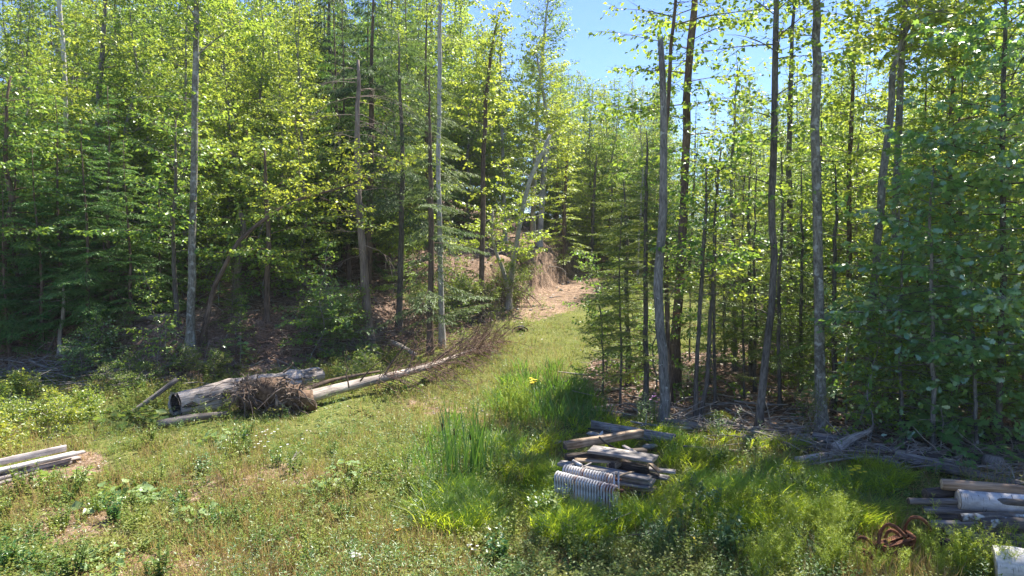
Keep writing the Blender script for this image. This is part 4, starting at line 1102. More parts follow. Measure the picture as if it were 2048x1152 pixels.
for k, (a, c, r, lab) in enumerate([((235, 650), (342, 640), .12, 'fallen log lying across the forest floor left of the mottled straight tree'), ((640, 662), (712, 640), .07, 'thin fallen pole lying behind the bare dead tree'), ((780, 690), (830, 715), .10, 'pale fallen log with a cut end right of the bare dead tree'),
                                       ((690, 690), (765, 712), .06, 'grey leaning pole crossing behind the foot of the bare dead tree'), ((640, 700), (672, 718), .05, 'short pale stick on the bank above the log'), ((315, 858), (455, 836), .10, 'rotten low log lying in weeds under the hollow log')]):
    P0, P1 = pG(*a) + np.array((0, 0, r)), pG(*c) + np.array((0, 0, r))
    b = MB(); P = smooth_path([P0, (P0 + P1) / 2 + np.array((0, 0, .04)), P1], 8)
    b.tube(P, np.linspace(r * 1.1, r * .85, 8), 9, wob=.06, r=g, start_cap=True)
    tag(b.build('fallen_log', M['log_grey'] if k != 2 else M['log_pale'], origin=tuple(P0), smooth=True), lab, 'log')

RC = pZ(556, 792, .55)
t = thing('fallen_tree', (RC[0], RC[1], 0), 'uprooted dead tree lying to the right with its tangled root plate upright', 'fallen tree')
T0, T1, T2, T3, T4 = pZ(612, 795, .42), pZ(700, 772, .48), pZ(850, 735, .75), pZ(930, 706, .8), pZ(1004, 682, .75)
tp = smooth_path([RC + np.array((-.1, 0, -.1)), T0, T1, T2, T3, T4], 26)
b = MB(); b.tube(tp, np.interp(np.linspace(0, 1, 26), [0, .1, .5, 1], [.26, .21, .13, .015]), 11, wob=.05, r=g)
b.build('trunk', M['log_pale'], t, smooth=True)
b = MB()
sp = smooth_path([RC + np.array((.2, .5, -.1)), pZ(660, 762, .55), pZ(760, 742, .7)], 10)
b.tube(sp, np.linspace(.10, .03, 10), 7, wob=.05, r=g)
sp = smooth_path([pZ(845, 737, .72), pZ(905, 724, .5), pZ(968, 731, .35)], 10)
b.tube(sp, np.linspace(.075, .02, 10), 6, wob=.05, r=g)
for px, py, L, (dx, dy, dz) in ((770, 752, 2.4, (.55, .1, .95)), (815, 744, 2.2, (.25, .1, 1)), (880, 722, 2.2, (.8, .2, .55)), (700, 770, 1.2, (-.1, 0, 1)), (720, 766, 1.5, (.6, -.2, .6)), (925, 706, 1.6, (.5, .3, .7))):
    o = pZ(px, py, .7); s = np.linspace(0, 1, 6); dv = norm(np.array((dx, dy, dz)))
    b.tube(o + dv * (L * s)[:, None] + np.cumsum(g.normal(0, .05, (6, 3)), 0), .028 * (1 - .8 * s), 5)
b.build('branch', M['bark_brown'], t, smooth=True)
b = MB()
for k in range(190):
    u0 = g.uniform(.26, .98); o = interp_path(tp, u0)[0]; a = g.uniform(0, 6.28); L = g.uniform(.6, 2.4) * (1.15 - .3 * u0)
    d0 = norm(np.array((.75 + g.normal(0, .35), math.cos(a) * .9, .45 + math.sin(a) * .8)))
    s = np.linspace(0, 1, 4); P = o + d0 * (L * s)[:, None] + np.array((0, 0, -.3)) * (L * s * s)[:, None] + np.cumsum(g.normal(0, .03, (4, 3)), 0)
    b.tube(P, .013 * (1 - .7 * s), 4, cap=False)
    for q in range(6):
        p0 = interp_path(P, g.uniform(.2, 1))[0]; dv = norm(d0 + g.normal(0, .65, 3)); l2 = g.uniform(.15, .5) * L * .5
        b.tube(np.stack([p0, p0 + dv * l2 + np.array((0, 0, -.02)), p0 + dv * l2 * 1.6 + np.array((0, 0, -.12)) * l2]), [.0075, .006, .003], 3, cap=False)
b.build('dead_twigs', M['twig_brown'], t, kind='stuff')
b = MB()          # root plate: earth clods and ragged drooping roots
for dx, dz, r_ in ((-.75, -.12, .34), (-.3, .08, .42), (.25, .0, .36), (.6, -.15, .28)):
    o = RC + np.array((dx, .12, dz))
    b.tube(np.stack([o + np.array((-.3, .05, -.25)), o + np.array((-.1, 0, .05)), o + np.array((.15, 0, .02)), o + np.array((.35, .1, -.3))]), [.5 * r_, r_, .9 * r_, .3 * r_], 13, wob=.2, r=g, start_cap=True)
b.build('root_plate', M['soil_clod'], t)
b = MB()
for k in range(120):
    c = RC + np.array((g.choice((-.8, -.65, -.55, .1, .3, .5)) + g.normal(0, .2), -.18 + g.normal(0, .12), g.uniform(-.25, .55)))
    L = g.uniform(.15, .9); a = g.uniform(0, 6.28); s = np.linspace(0, 1, 7)
    P = c + np.stack([(.85 * math.cos(a)) * L * s, (-.25 + .4 * math.sin(a)) * L * s, (g.normal(.2, .5) * s - .8 * s * s) * L], -1) + np.cumsum(g.normal(0, .05, (7, 3)), 0)
    b.tube(P, g.choice((.006, .008, .012, .018, .03)) * (1 - .7 * s), 4, cap=False)
for k in range(46):
    c = RC + np.array((g.uniform(-.9, .7), -.05, .2)); L = g.uniform(.25, .8); a = g.normal(1.57, .8); s = np.linspace(0, 1, 7)
    P = c + np.stack([math.cos(a) * L * s, -.15 * L * s, (math.sin(a) * s - .35 * s * s) * L], -1) + np.cumsum(g.normal(0, .03, (7, 3)), 0)
    b.tube(P, g.choice((.008, .014, .024)) * (1 - .7 * s), 4, cap=False)
b.build('roots', M['soil_root'], t, kind='stuff')

for k, (x0, x1, y0, y1, n_, lab) in enumerate(((770, 960, 640, 715, 240, 'brown tangle of dead brush on the slope above the fallen treetop'), (600, 760, 640, 712, 170, 'dead twigs and brush strewn round the foot of the bare dead tree'), (420, 600, 650, 735, 130, 'brown dead branches strewn on the dark bank above the root plate'), (860, 990, 590, 650, 150, 'dead brush on the bank left of the stump'))):
    t = thing('brush_heap', tuple(pG((x0 + x1) / 2, (y0 + y1) / 2)), lab, 'brush heap')
    b = MB()
    for q in range(n_):
        o = pG(g.uniform(x0, x1), g.uniform(y0, y1)) + np.array((0, 0, g.uniform(0, .25))); a = g.uniform(0, 6.28); L = g.uniform(.4, 1.9); s = np.linspace(0, 1, 5)
        P = o + np.stack([math.cos(a) * L * s, math.sin(a) * L * s * .7, g.uniform(-.05, .55) * L * s - .2 * L * s * s], -1) + np.cumsum(g.normal(0, .03, (5, 3)), 0)
        b.tube(P, g.uniform(.006, .022) * (1 - .6 * s), 4, cap=False)
        for w in range(4):
            p0 = interp_path(P, g.uniform(.3, 1))[0]; dv = norm(g.normal(0, 1, 3) + np.array((math.cos(a), math.sin(a), .3))); b.tube(np.stack([p0, p0 + dv * g.uniform(.15, .5)]), [.005, .003], 3, cap=False)
    b.build('sticks', M['twig_grey' if k in (1, 3) else 'twig_brown'], t, kind='stuff')

# leaning stick, brush heap at the far left
def stick(name, label, pts, r0, r1, mat, zs=None, cat='branch', grp=None, n=6, wob=.05, seed=0, forks=0):
    g = np.random.default_rng(seed + 900)
    P = [(pG(*q[:2]) + np.array((0, 0, q[2]))) for q in pts]
    Y = P[0][1]
    P = smooth_path(P, 12)
    b = MB(); b.tube(P, np.linspace(r0, r1, 12), n, wob=wob, r=g, start_cap=True)
    for k in range(forks):
        o = interp_path(P, g.uniform(.2, .9))[0]; dv = norm(norm(P[-1] - P[0]) + g.normal(0, .6, 3)); L = g.uniform(.3, .9); s = np.linspace(0, 1, 5)
        b.tube(o + dv * (L * s)[:, None] + np.cumsum(g.normal(0, .02, (5, 3)), 0), r1 * .9 * (1 - .7 * s), 4)
    o = b.build(name, M[mat], origin=tuple(P[0]), smooth=True)
    return tag(o, label, cat, grp)
Pa = pG(256, 828); Pb = pY(354, 758, Pa[1] + .8)
b = MB(); b.tube(smooth_path([Pa - np.array((0, 0, .05)), (Pa + Pb) / 2 + np.array((0, 0, -.04)), Pb], 9), np.linspace(.065, .075, 9), 8, wob=.05, r=g)
tag(b.build('branch', M['log_grey'], origin=tuple(Pa), smooth=True), 'thick grey stick leaning up to the right beside the hollow log', 'branch')
Pa = pY(140, 739, 24.0); Pb = [pY(a, c, 24.0) for a, c in ((118, 740), (145, 741), (158, 752), (164, 768), (176, 785))]
b = MB(); b.tube(smooth_path(Pb, 12), np.linspace(.06, .05, 12), 7, wob=.05, r=g)
tag(b.build('branch', M['twig_grey'], origin=tuple(Pb[0]), smooth=True), 'curved grey branch bending down like a hook in the brush heap at left', 'branch')
for k, (pts, lab) in enumerate([
    ([(-20, 756, .15), (60, 755, .2), (125, 752, .18)], 'long straight grey stick lowest in the brush heap at the left edge'),
    ([(-10, 738, .3), (20, 740, .3), (50, 741, .25)], 'brownish short stick at the left edge of the brush heap'),
    ([(60, 738, .3), (95, 748, .2), (112, 746, .25), (136, 727, .3)], 'forked grey branch curving up in the brush heap at left'),
    ([(150, 756, .1), (190, 751, .12), (256, 748, .15)], 'thin pale stick running right from the brush heap'),
    ([(48, 780, .1), (70, 772, .1), (85, 768, .2)], 'small dark curved stick below the brush heap')]):
    stick('branch', lab, pts, .05, .02, 'twig_grey', seed=k, forks=5)
t = thing('brush_heap', tuple(pG(60, 755)), 'tangled heap of thin grey dead sticks at the left edge', 'brush heap')
b = MB()
for k in range(240):
    px, py = g.uniform(-60, 300), g.uniform(725, 785)
    o = pG(px, py) + np.array((0, 0, g.uniform(0, .35))); a = g.uniform(0, 6.28); L = g.uniform(.3, 1.6); s = np.linspace(0, 1, 4)
    b.tube(o + np.stack([math.cos(a) * L * s, math.sin(a) * L * s * .6, g.normal(.05, .2) * L * s], -1) + np.cumsum(g.normal(0, .03, (4, 3)), 0), g.uniform(.006, .02) * (1 - .5 * s), 4, cap=False)
b.build('sticks', M['twig_grey'], t, kind='stuff')

# black culvert hoop in the grass of the track
hp = pG(1040, 664)
t = thing('culvert_pipe', tuple(hp), 'black plastic pipe end arching out of the track grass', 'pipe')
a = np.linspace(-.15, math.pi + .15, 16)
b = MB(); b.tube(hp + np.stack([.36 * np.cos(a), .12 * np.cos(a), .27 * np.sin(a) - .02], -1), .035, 8)
b.build('rim', M['black_plastic'], t, smooth=True)
b = MB(); b.tube(np.stack([hp + np.array((0, .02, -.08)), hp + np.array((.1, .9, -.14))]), [.26, .24], 18, cap=False)
b.build('pipe_wall', M['black_plastic'], t, smooth=True)
# ------------------------------------------------------------------ lumber pile and radiators
def board(name, label, p0, p1, w, h, mat, up=(0, 0, 1), roll=0.0, end=None, cat='board', grp=None, seed=0, bev=.006, end_at=0):
    """a board or timber between the middles of its two ends: width w, thickness h"""
    g = np.random.default_rng(seed + 40)
    p0, p1 = np.asarray(p0, float), np.asarray(p1, float)
    L = np.linalg.norm(p1 - p0); x = (p1 - p0) / L
    y = norm(np.cross(np.array(up, float), x)); z = np.cross(x, y)
    if roll:
        y, z = y * math.cos(roll) + z * math.sin(roll), z * math.cos(roll) - y * math.sin(roll)
    n = 7
    b = MB()
    xs = np.linspace(-L / 2, L / 2, n)
    sec = np.array([(-w / 2 + bev, -h / 2), (w / 2 - bev, -h / 2), (w / 2, -h / 2 + bev), (w / 2, h / 2 - bev), (w / 2 - bev, h / 2), (-w / 2 + bev, h / 2), (-w / 2, h / 2 - bev), (-w / 2, -h / 2 + bev)])
    V = np.zeros((n, 8, 3))
    V[:, :, 0] = xs[:, None]; V[:, :, 1:] = sec[None]
    V[0, :, 0] += g.normal(0, .012, 8); V[-1, :, 0] += g.normal(0, .02, 8)
    bow = g.normal(0, .006)
    V[:, :, 2] += (bow * (1 - (2 * xs / L) ** 2))[:, None] + g.normal(0, .0015, (n, 8))
    i = np.arange(n - 1)[:, None] * 8; j = np.arange(8)[None]
    f = np.stack([i + j, i + (j + 1) % 8, i + 8 + (j + 1) % 8, i + 8 + j], -1).reshape(-1, 4)
    b.add(V.reshape(-1, 3), f)
    caps = [(0, 7, 6, 5), (0, 5, 4, 3), (0, 3, 2, 1)]
    k = (n - 1) * 8
    b.F4.append(np.array(caps)); b.F4.append(np.array([(k + c[0], k + c[3], k + c[2], k + c[1]) for c in caps]))
    o = b.build(name, M[mat])
    o.matrix_world = Matrix(((x[0], y[0], z[0], (p0[0] + p1[0]) / 2), (x[1], y[1], z[1], (p0[1] + p1[1]) / 2), (x[2], y[2], z[2], (p0[2] + p1[2]) / 2), (0, 0, 0, 1)))
    tag(o, label, cat, grp)
    if end:
        e = MB(); q = (-1 if end_at == 0 else 1)
        e.add(np.array([(q * (L / 2 + .006), a, c) for a, c in sec * .97]), np.array([(0, 7, 6, 5), (0, 5, 4, 3), (0, 3, 2, 1)][::1]))
        e.build('end_grain', M[end], o, origin=(0, 0, 0))
    return o
GP = 'timbers of the lumber pile'
pz = pZ
board('plank', 'broad grey weathered plank lying on top of the lumber pile', (pz(1165, 901.6, .78) + pz(1198, 894.7, .78)) / 2, (pz(1300, 925, .76) + pz(1320, 912, .76)) / 2, .40, .055, 'board', seed=1, end='end_pale', end_at=1, cat='plank')
board('beam', 'square tan timber lying slantwise across the top of the lumber pile', pz(1131, 891, .88), pz(1283, 866, .80), .13, .15, 'board_tan', seed=2, end='end_dark', cat='beam')
board('beam', 'long grey timber on edge at the back of the lumber pile', pz(1183, 851, .28), pz(1351, 880, .26), .07, .26, 'board', seed=3, cat='beam')
board('beam', 'dark timber end sticking out at the left under the top plank', pz(1132, 917, .55), pz(1290, 905, .52), .15, .17, 'board_dark', seed=4, end='end_dark', cat='beam')
board('timber_block', 'short square block with a dark end poking out under the broad plank', pz(1224, 931, .56), pz(1252, 914, .58), .13, .15, 'board_tan', seed=5, end='end_dark', cat='timber')
board('beam', 'dark timber lying under the broad plank behind the square block', pz(1228, 925, .52), pz(1296, 938, .50), .12, .15, 'board_dark', seed=6, cat='beam')
board('plank', 'long pale grey plank lying just behind the two radiators', pz(1120, 926, .53), pz(1300, 958, .50), .24, .05, 'board', seed=7, end='end_pale', end_at=1, cat='plank')
board('plank', 'grey plank jutting out to the right below the broad plank', pz(1215, 930, .42), pz(1350, 943, .42), .16, .045, 'board', seed=8, cat='plank')
board('plank', 'narrow tan board wedged slantwise under the right end of the broad plank', pz(1300, 926, .58), pz(1320, 945, .50), .09, .04, 'board_tan', seed=9, cat='board')
board('plank', 'dark plank in the middle layer of the lumber pile', pz(1190, 938, .40), pz(1318, 952, .40), .22, .05, 'board_dark', seed=10, cat='plank')
for k, (a, c, z) in enumerate([((1150, 948), (1302, 972), .36), ((1170, 958), (1308, 980), .27), ((1180, 966), (1300, 990), .18), ((1190, 976), (1298, 1002), .09)]):
    board('plank', ['grey plank edge right behind the tall radiator, uppermost of the lower stack', 'split plank second in the lower stack at the right of the radiators', 'grey plank third in the lower stack at the right of the radiators', 'lowest plank of the stack half sunk in grass right of the radiators'][k],
          pz(*a, z), pz(*c, z), .3 - .03 * k, .05, ['board', 'board_tan', 'board', 'board_dark'][k], seed=20 + k, end='end_pale', end_at=1, cat='plank')
board('slat', 'slim whitish board leaning in the grass behind the broad plank', pz(1247, 892, .72), pz(1282, 912, .60), .07, .03, 'board_pale', seed=30, cat='board', roll=.3)
board('slat', 'short pale board sticking up behind the slantwise timber', pz(1190, 882, .40), pz(1206, 864, .62), .10, .03, 'board_white', seed=31, cat='board', roll=.5)
board('slat', 'thin grey stick lying across behind the radiators', pz(1168, 933, .62), pz(1182, 926, .64), .03, .02, 'board', seed=32, cat='stick')
board('slat', 'short grey pipe like stick at the right end of the radiators', pz(1236, 953, .66), pz(1266, 944, .62), .035, .03, 'board_tan', seed=33, cat='stick')
board('plank', 'grey board stacked under the long plank behind the radiators', pz(1130, 934, .44), pz(1306, 964, .42), .26, .05, 'board', seed=61, cat='plank', end='end_pale', end_at=1)
board('plank', 'tan plank showing its edge left under the broad plank', pz(1150, 920, .62), pz(1240, 922, .62), .18, .04, 'board_tan', seed=62, cat='plank')
board('plank', 'grey plank end poking out right between the upper and lower stacks', pz(1230, 938, .36), pz(1336, 956, .36), .2, .045, 'board', seed=63, cat='plank', end='end_pale', end_at=1)
board('plank', 'dark plank lying flat at the back left of the lumber pile', pz(1176, 866, .18), pz(1250, 876, .2), .20, .05, 'board_dark', seed=34, cat='plank')
board('plank', 'thin splintered tan strip under the right half of the broad plank', pz(1264, 930, .62), pz(1295, 934, .61), .05, .015, 'board_tan', seed=35, cat='strip')
for k, (pts, lab) in enumerate([([(1176, 857, .42), (1205, 860, .44), (1234, 870, .40)], 'black strap curving over the back left of the lumber pile'), ([(1198, 874, .95), (1215, 888, .82), (1237, 900, .66)], 'black bar slanting down across the slantwise timber')]):
    b = MB(); P = smooth_path([pz(*q) for q in pts], 10); b.tube(P, .022, 6)
    tag(b.build('metal_strap', M['black_plastic'], origin=tuple(P[0])), lab, 'strap')
g = np.random.default_rng(8)
def rock(name, label, c, s, mat='stone', seed=0, cat='stone', grp=None):
    g = np.random.default_rng(seed)
    b = MB(); th = np.linspace(0, math.pi, 6); 
    P = np.stack([np.linspace(-s[0], s[0], 7), np.zeros(7), np.zeros(7)], -1)
    r = np.sqrt(np.maximum(1 - (np.linspace(-1, 1, 7) * .98) ** 2, .02)) * s[1]
    b.tube(P, r, 9, wob=.12, r=g, start_cap=True)
    o = b.build(name, M[mat], smooth=False)
    o.location = c; o.scale = (1, 1, s[2] / s[1]); o.rotation_euler = (0, 0, g.uniform(0, 3.1))
    return tag(o, label, cat, grp)
rock('stone', 'whitish stone in the grass left of the slantwise timber', tuple(pz(1112, 884, .12)), (.16, .08, .05), seed=1)
rock('stone', 'grey rubble lump behind the lumber pile under the back timber', tuple(pz(1300, 893, .12)), (.2, .1, .06), seed=2)
rock('stone', 'grey stone at the back left of the lumber pile', tuple(pz(1186, 868, .2)), (.15, .09, .06), seed=4)
b = MB(); P = smooth_path([pz(1146, 922, .62), pz(1155, 927, .6), pz(1163, 931, .58)], 6); b.tube(P, .035, 8, start_cap=True)
tag(b.build('pipe', M['iron_paint'], origin=tuple(P[0]), smooth=True), 'small white pipe piece on the lumber behind the radiators', 'pipe')

# cast iron radiators
def section_mesh(h, dy, mat):
    b = MB()
    c = []
    for q in np.linspace(0, 2 * math.pi, 40, endpoint=False):
        yy = dy * math.cos(q); e = 1 if math.sin(q) >= 0 else -1
        c.append((0, yy, h / 2 + e * (h / 2 - .045) + math.sin(q) * .045))
    c.append(c[0])
    c = np.array(c)
    t = norm(np.gradient(c, axis=0)); n = np.stack([0 * t[:, 0], -t[:, 2], t[:, 1]], -1)
    m = 7; a = np.arange(m) * 2 * math.pi / m
    V = c[:, None] + .0165 * np.cos(a)[None, :, None] * np.array((1., 0, 0)) + .034 * np.sin(a)[None, :, None] * n[:, None]
    k = len(c); i = np.arange(k - 1)[:, None] * m; j = np.arange(m)[None]
    b.add(V.reshape(-1, 3), np.stack([i + j, i + (j + 1) % m, i + m + (j + 1) % m, i + m + j], -1).reshape(-1, 4))
    b.tube(np.array([(0, 0, .05), (0, 0, h - .05)]), [.016, .016], 6)
    b.box((0, 0, h / 2), (.014, 2 * dy - .01, h - .09))
    for z in (.075, h - .075):
        b.tube(np.array([(-.026, 0, z), (.026, 0, z)]), .034, 8)
    return b.mesh('radiator_section', mat, smooth=True)
SEC = {m: section_mesh(.62, .075, M[m]) for m in ('iron_paint', 'rust_patch')}
def radiator(label, pl, pr, n, rust):
    d = (pr - pl)[:2]; L = np.linalg.norm(d); rz = math.atan2(d[1], d[0])
    t = thing('cast_iron_radiator', (pl[0], pl[1], pl[2] - .62), label, 'radiator', None, rz)
    tl = math.atan2(pr[2] - pl[2], L)
    for k in range(n):
        x = (k + .5) / n * L
        inst('radiator_section', SEC['rust_patch' if n - k <= rust or (k * 7) % 9 == 4 else 'iron_paint'], t, None, Matrix.Translation((x + .002 * math.sin(7 * k), .003 * math.sin(3.7 * k), math.tan(tl) * x + .002 * math.sin(5.1 * k))))
    b = MB(); b.tube(np.array([(L + .0, 0, .54), (L + .09, 0, .54), (L + .12, 0, .56)]), [.03, .03, .022], 8)
    b.build('inlet_pipe', M['iron_rust'], t, origin=(0, 0, 0), smooth=True)
    for x in (.03, L - .03):
        b = MB(); b.tube(np.array([(x, -.08, .06), (x, -.09, -.06)]), .02, 6); b.tube(np.array([(x, .08, .06), (x, .09, -.06)]), .02, 6)
        b.build('foot', M['iron_paint'], t, origin=(0, 0, 0))
    return t
radiator('front silver white cast iron radiator standing in tall grass', pz(1112, 945, .66), pz(1233, 975, .62), 22, 4)
radiator('rear cast iron radiator leaning behind the front one against the lumber', pz(1128, 932, .70), pz(1229, 953, .67), 19, 1)
for k, px in enumerate((1228, 1237)):
    b = MB(); P0 = pz(px, 946 - 3 * k, .78); b.tube(np.stack([P0 - np.array((0, 0, .5)), P0]), .018, 6)
    tag(b.build('pipe', M['iron_paint'], origin=tuple(P0)), ['thin upright white pipe left of its twin at the radiator ends', 'thin upright white pipe right of its twin at the radiator ends'][k], 'pipe')

# boards at the left edge
for k, (a, c, z, w, h, m, lab) in enumerate([
    ((-60, 938), (131, 896), .36, .05, .13, 'board_pale', 'uppermost pale board of the left lumber stack, standing on edge'),
    ((-90, 962), (150, 906), .24, .16, .06, 'board_white', 'long whitish board in the middle of the left lumber stack'),
    ((-80, 966), (168, 903), .16, .14, .05, 'board_pale', 'pale splintered board reaching farthest right in the left lumber stack'),
    ((-60, 972), (155, 914), .10, .16, .06, 'board_pale', 'low lilac grey board at the front of the left lumber stack'),
    ((-60, 984), (140, 924), .04, .14, .05, 'board', 'lowest grey board in the weeds of the left lumber stack')]):
    board('board', lab, pz(*a, z + .05), pz(*c, z + .05), w, h, m, seed=50 + k, cat='board', end='end_pale', end_at=1)

# ------------------------------------------------------------------ logs and branches along the right wood edge
EDGE = [
 ((1360, 832), (1420, 862), .07, .05, 'log_grey', 'grey stick sloping down right from behind the snapped trunk'),
 ((1380, 845), (1440, 885), .05, .04, 'log_grey', 'second grey stick sloping down right near the snapped trunk'),
 ((1330, 858), (1420, 868), .10, .08, 'log_grey', 'weathered log lying behind the back timber of the lumber pile'),
 ((1372, 858), (1448, 872), .09, .07, 'log_pale', 'splintered pale log end near the snapped trunk'),
 ((1445, 852), (1560, 893), .085, .06, 'log_grey', 'long grey pole sloping from the yellow moss to the thickest trunk'),
 ((1480, 888), (1650, 918), .07, .05, 'log_grey', 'pale thin pole along the front of the brush left of the thickest trunk'),
 ((1540, 880), (1700, 912), .10, .07, 'log_grey', 'grey log passing just before the thickest trunk'),
 ((1560, 905), (1660, 925), .10, .08, 'log_dark', 'dark log lying low before the thickest trunk'),
 ((1625, 888), (1740, 905), .10, .08, 'log_grey', 'grey log end right at the foot of the thickest trunk'),
 ((1660, 878), (1800, 918), .10, .08, 'log_grey', 'long grey log sloping down to the right behind the splintered one'),
 ((1595, 935), (1690, 922), .10, .09, 'log_pale', 'short weathered log with torn end at the grass edge'),
 ((1672, 918), (1740, 898), .14, .04, 'log_pale', 'splintered pale wood piece pointing up to the right'),
 ((1700, 925), (1800, 945), .12, .10, 'log_grey', 'thick grey log low behind the yellow flower'),
 ((1780, 905), (1910, 930), .06, .05, 'log_grey', 'thin pale pole right of the splintered wood'),
 ((1790, 930), (1960, 962), .11, .09, 'log_grey', 'long weathered log with flaking bark above the log stack'),
 ((1800, 915), (1930, 942), .11, .10, 'log_dark', 'dark rotten log in front of the low maple'),
 ((1860, 945), (2060, 985), .09, .08, 'log_grey', 'grey log running to the right edge just behind the log stack'),
 ((1990, 905), (2070, 935), .08, .07, 'log_grey', 'grey log at the right edge behind the thin dark trunk'),
 ((1960, 880), (2070, 905), .11, .10, 'log_dark', 'mossy dark log deep in shade at the right edge'),
 ((1800, 860), (1870, 868), .12, .10, 'log_dark', 'dark log lying in the shade under the oak leaves'),
 ((1180, 830), (1275, 838), .03, .02, 'twig_grey', 'thin grey stick in the shade behind the lumber pile'),
]
for k, (a, c, r0, r1, m, lab) in enumerate(EDGE):
    g = np.random.default_rng(300 + k)
    P0, P1 = pG(*a), pG(*c)
    P0 = P0 + np.array((0, 0, r0 * .8 + (.06 * (k % 3)))); P1 = P1 + np.array((0, 0, r1 * .8 + .04))
    if k == 11: P1[2] += .35
    mid = (P0 + P1) / 2 + np.array((g.normal(0, .05), g.normal(0, .05), .03))
    P = smooth_path([P0, mid, P1], 12)
    b = MB(); b.tube(P, np.linspace(r0, r1, 12) * (1 + g.normal(0, .04, 12)), 10, wob=.07, r=g, start_cap=True)
    for q in range(3):
        o = interp_path(P, g.uniform(.1, .95))[0]; dv = norm(np.array((g.normal(0, .6), g.normal(0, .4) - .2, abs(g.normal(.4, .4))))); L = g.uniform(.12, .5)
        b.tube(np.stack([o, o + dv * L * .5, o + dv * L + g.normal(0, .03, 3)]), [r1 * .35, r1 * .25, .006], 4)
    if k == 11:
        for q in range(5):
            e = P[-1] + g.normal(0, .02, 3); b.tube(np.stack([e - .25 * norm(P[-1] - P[0]), e + norm(P[-1] - P[0]) * g.uniform(.1, .3) + np.array((0, 0, g.uniform(0, .12)))]), [.035, .004], 4)
    tag(b.build('fallen_log' if r0 > .055 else 'branch', M[m], origin=tuple(P0), smooth=True), lab, 'log' if r0 > .055 else 'branch')
s_ = pG(1985, 945)
t = thing('tree_stump', tuple(s_), 'grey broken stump at the foot of the thin dark trunk', 'stump')
b = MB(); b.tube(np.stack([s_ - np.array((0, 0, .1)), s_ + np.array((0, 0, .18)), s_ + np.array((.02, 0, .34))]), [.26, .21, .17], 11, wob=.1, r=g)
b.build('stump_body', M['log_grey'], t, smooth=True)
pts = [(1672, 888), (1690, 850), (1704, 810)]
b = MB(); Pq = [pY(1704, 885, 17.2), pY(1716, 850, 17.2), pY(1727, 822, 17.2), pY(1732, 795, 17.2)]
Pq[0][2] = float(gz(Pq[0][0], Pq[0][1]))
b.tube(smooth_path(Pq, 10), np.linspace(.035, .012, 10), 6)
tag(b.build('branch', M['twig_grey'], origin=tuple(Pq[0]), smooth=True), 'thin crooked pale stem leaning beside the crooked grey trunk', 'branch')

# thin poles and slash tangled along the same edge
g = np.random.default_rng(44)
for k in range(34):
    u = g.random(); px = 1340 + 700 * u; py = np.interp(px, [1340, 1480, 1650, 1850, 2050], [850, 872, 905, 930, 955]) + g.normal(0, 14)
    a = pG(px, py); L = g.uniform(1.2, 3.4); an = g.normal(-.28, .35) + (math.pi if g.random() < .5 else 0)
    e = a + np.array((math.cos(an) * L, math.sin(an) * L, 0)); e[2] = float(gz(e[0], e[1]))
    r = g.choice((.018, .025, .035, .045)); P = smooth_path([a + np.array((0, 0, r + g.uniform(0, .12))), (a + e) / 2 + np.array((0, 0, g.uniform(.05, .25))), e + np.array((0, 0, r + g.uniform(0, .3)))], 9)
    b = MB(); b.tube(P + np.cumsum(g.normal(0, .008, P.shape), 0), r * np.linspace(1, .55, 9), 6, wob=.05, r=g, start_cap=True)
    for q in range(4):
        o = interp_path(P, g.uniform(.15, 1))[0]; dv = norm(norm(e - a) + g.normal(0, .7, 3)); b.tube(np.stack([o, o + dv * g.uniform(.15, .6)]), [r * .45, .004], 4)
    tag(b.build('dead_pole', M[['twig_grey', 'log_grey', 'bark_dead'][k % 3]], origin=tuple(P[0]), smooth=True), 'thin dead pole in the slash of the wood edge, ' + ('near the snapped trunk' if px < 1500 else 'left of the thickest trunk' if px < 1640 else 'right of the thickest trunk' if px < 1800 else 'above the log stack'), 'dead pole', 'poles in the slash of the wood edge')
t = thing('brush_heap', tuple(pG(1600, 900)), 'low tangle of grey slash and twigs along the right wood edge', 'brush heap')
b = MB()
for k in range(420):
    px = g.uniform(1330, 2060); py = np.interp(px, [1340, 1480, 1650, 1850, 2050], [846, 868, 900, 926, 950]) + g.normal(0, 16)
    o = pG(px, py) + np.array((0, 0, g.uniform(0, .2))); a = g.uniform(0, 6.28); L = g.uniform(.2, 1.1); s = np.linspace(0, 1, 4)
    b.tube(o + np.stack([math.cos(a) * L * s, math.sin(a) * L * s * .6, g.normal(.08, .25) * L * s], -1) + np.cumsum(g.normal(0, .03, (4, 3)), 0), g.uniform(.006, .018) * (1 - .5 * s), 4, cap=False)
b.build('sticks', M['twig_grey'], t, kind='stuff')

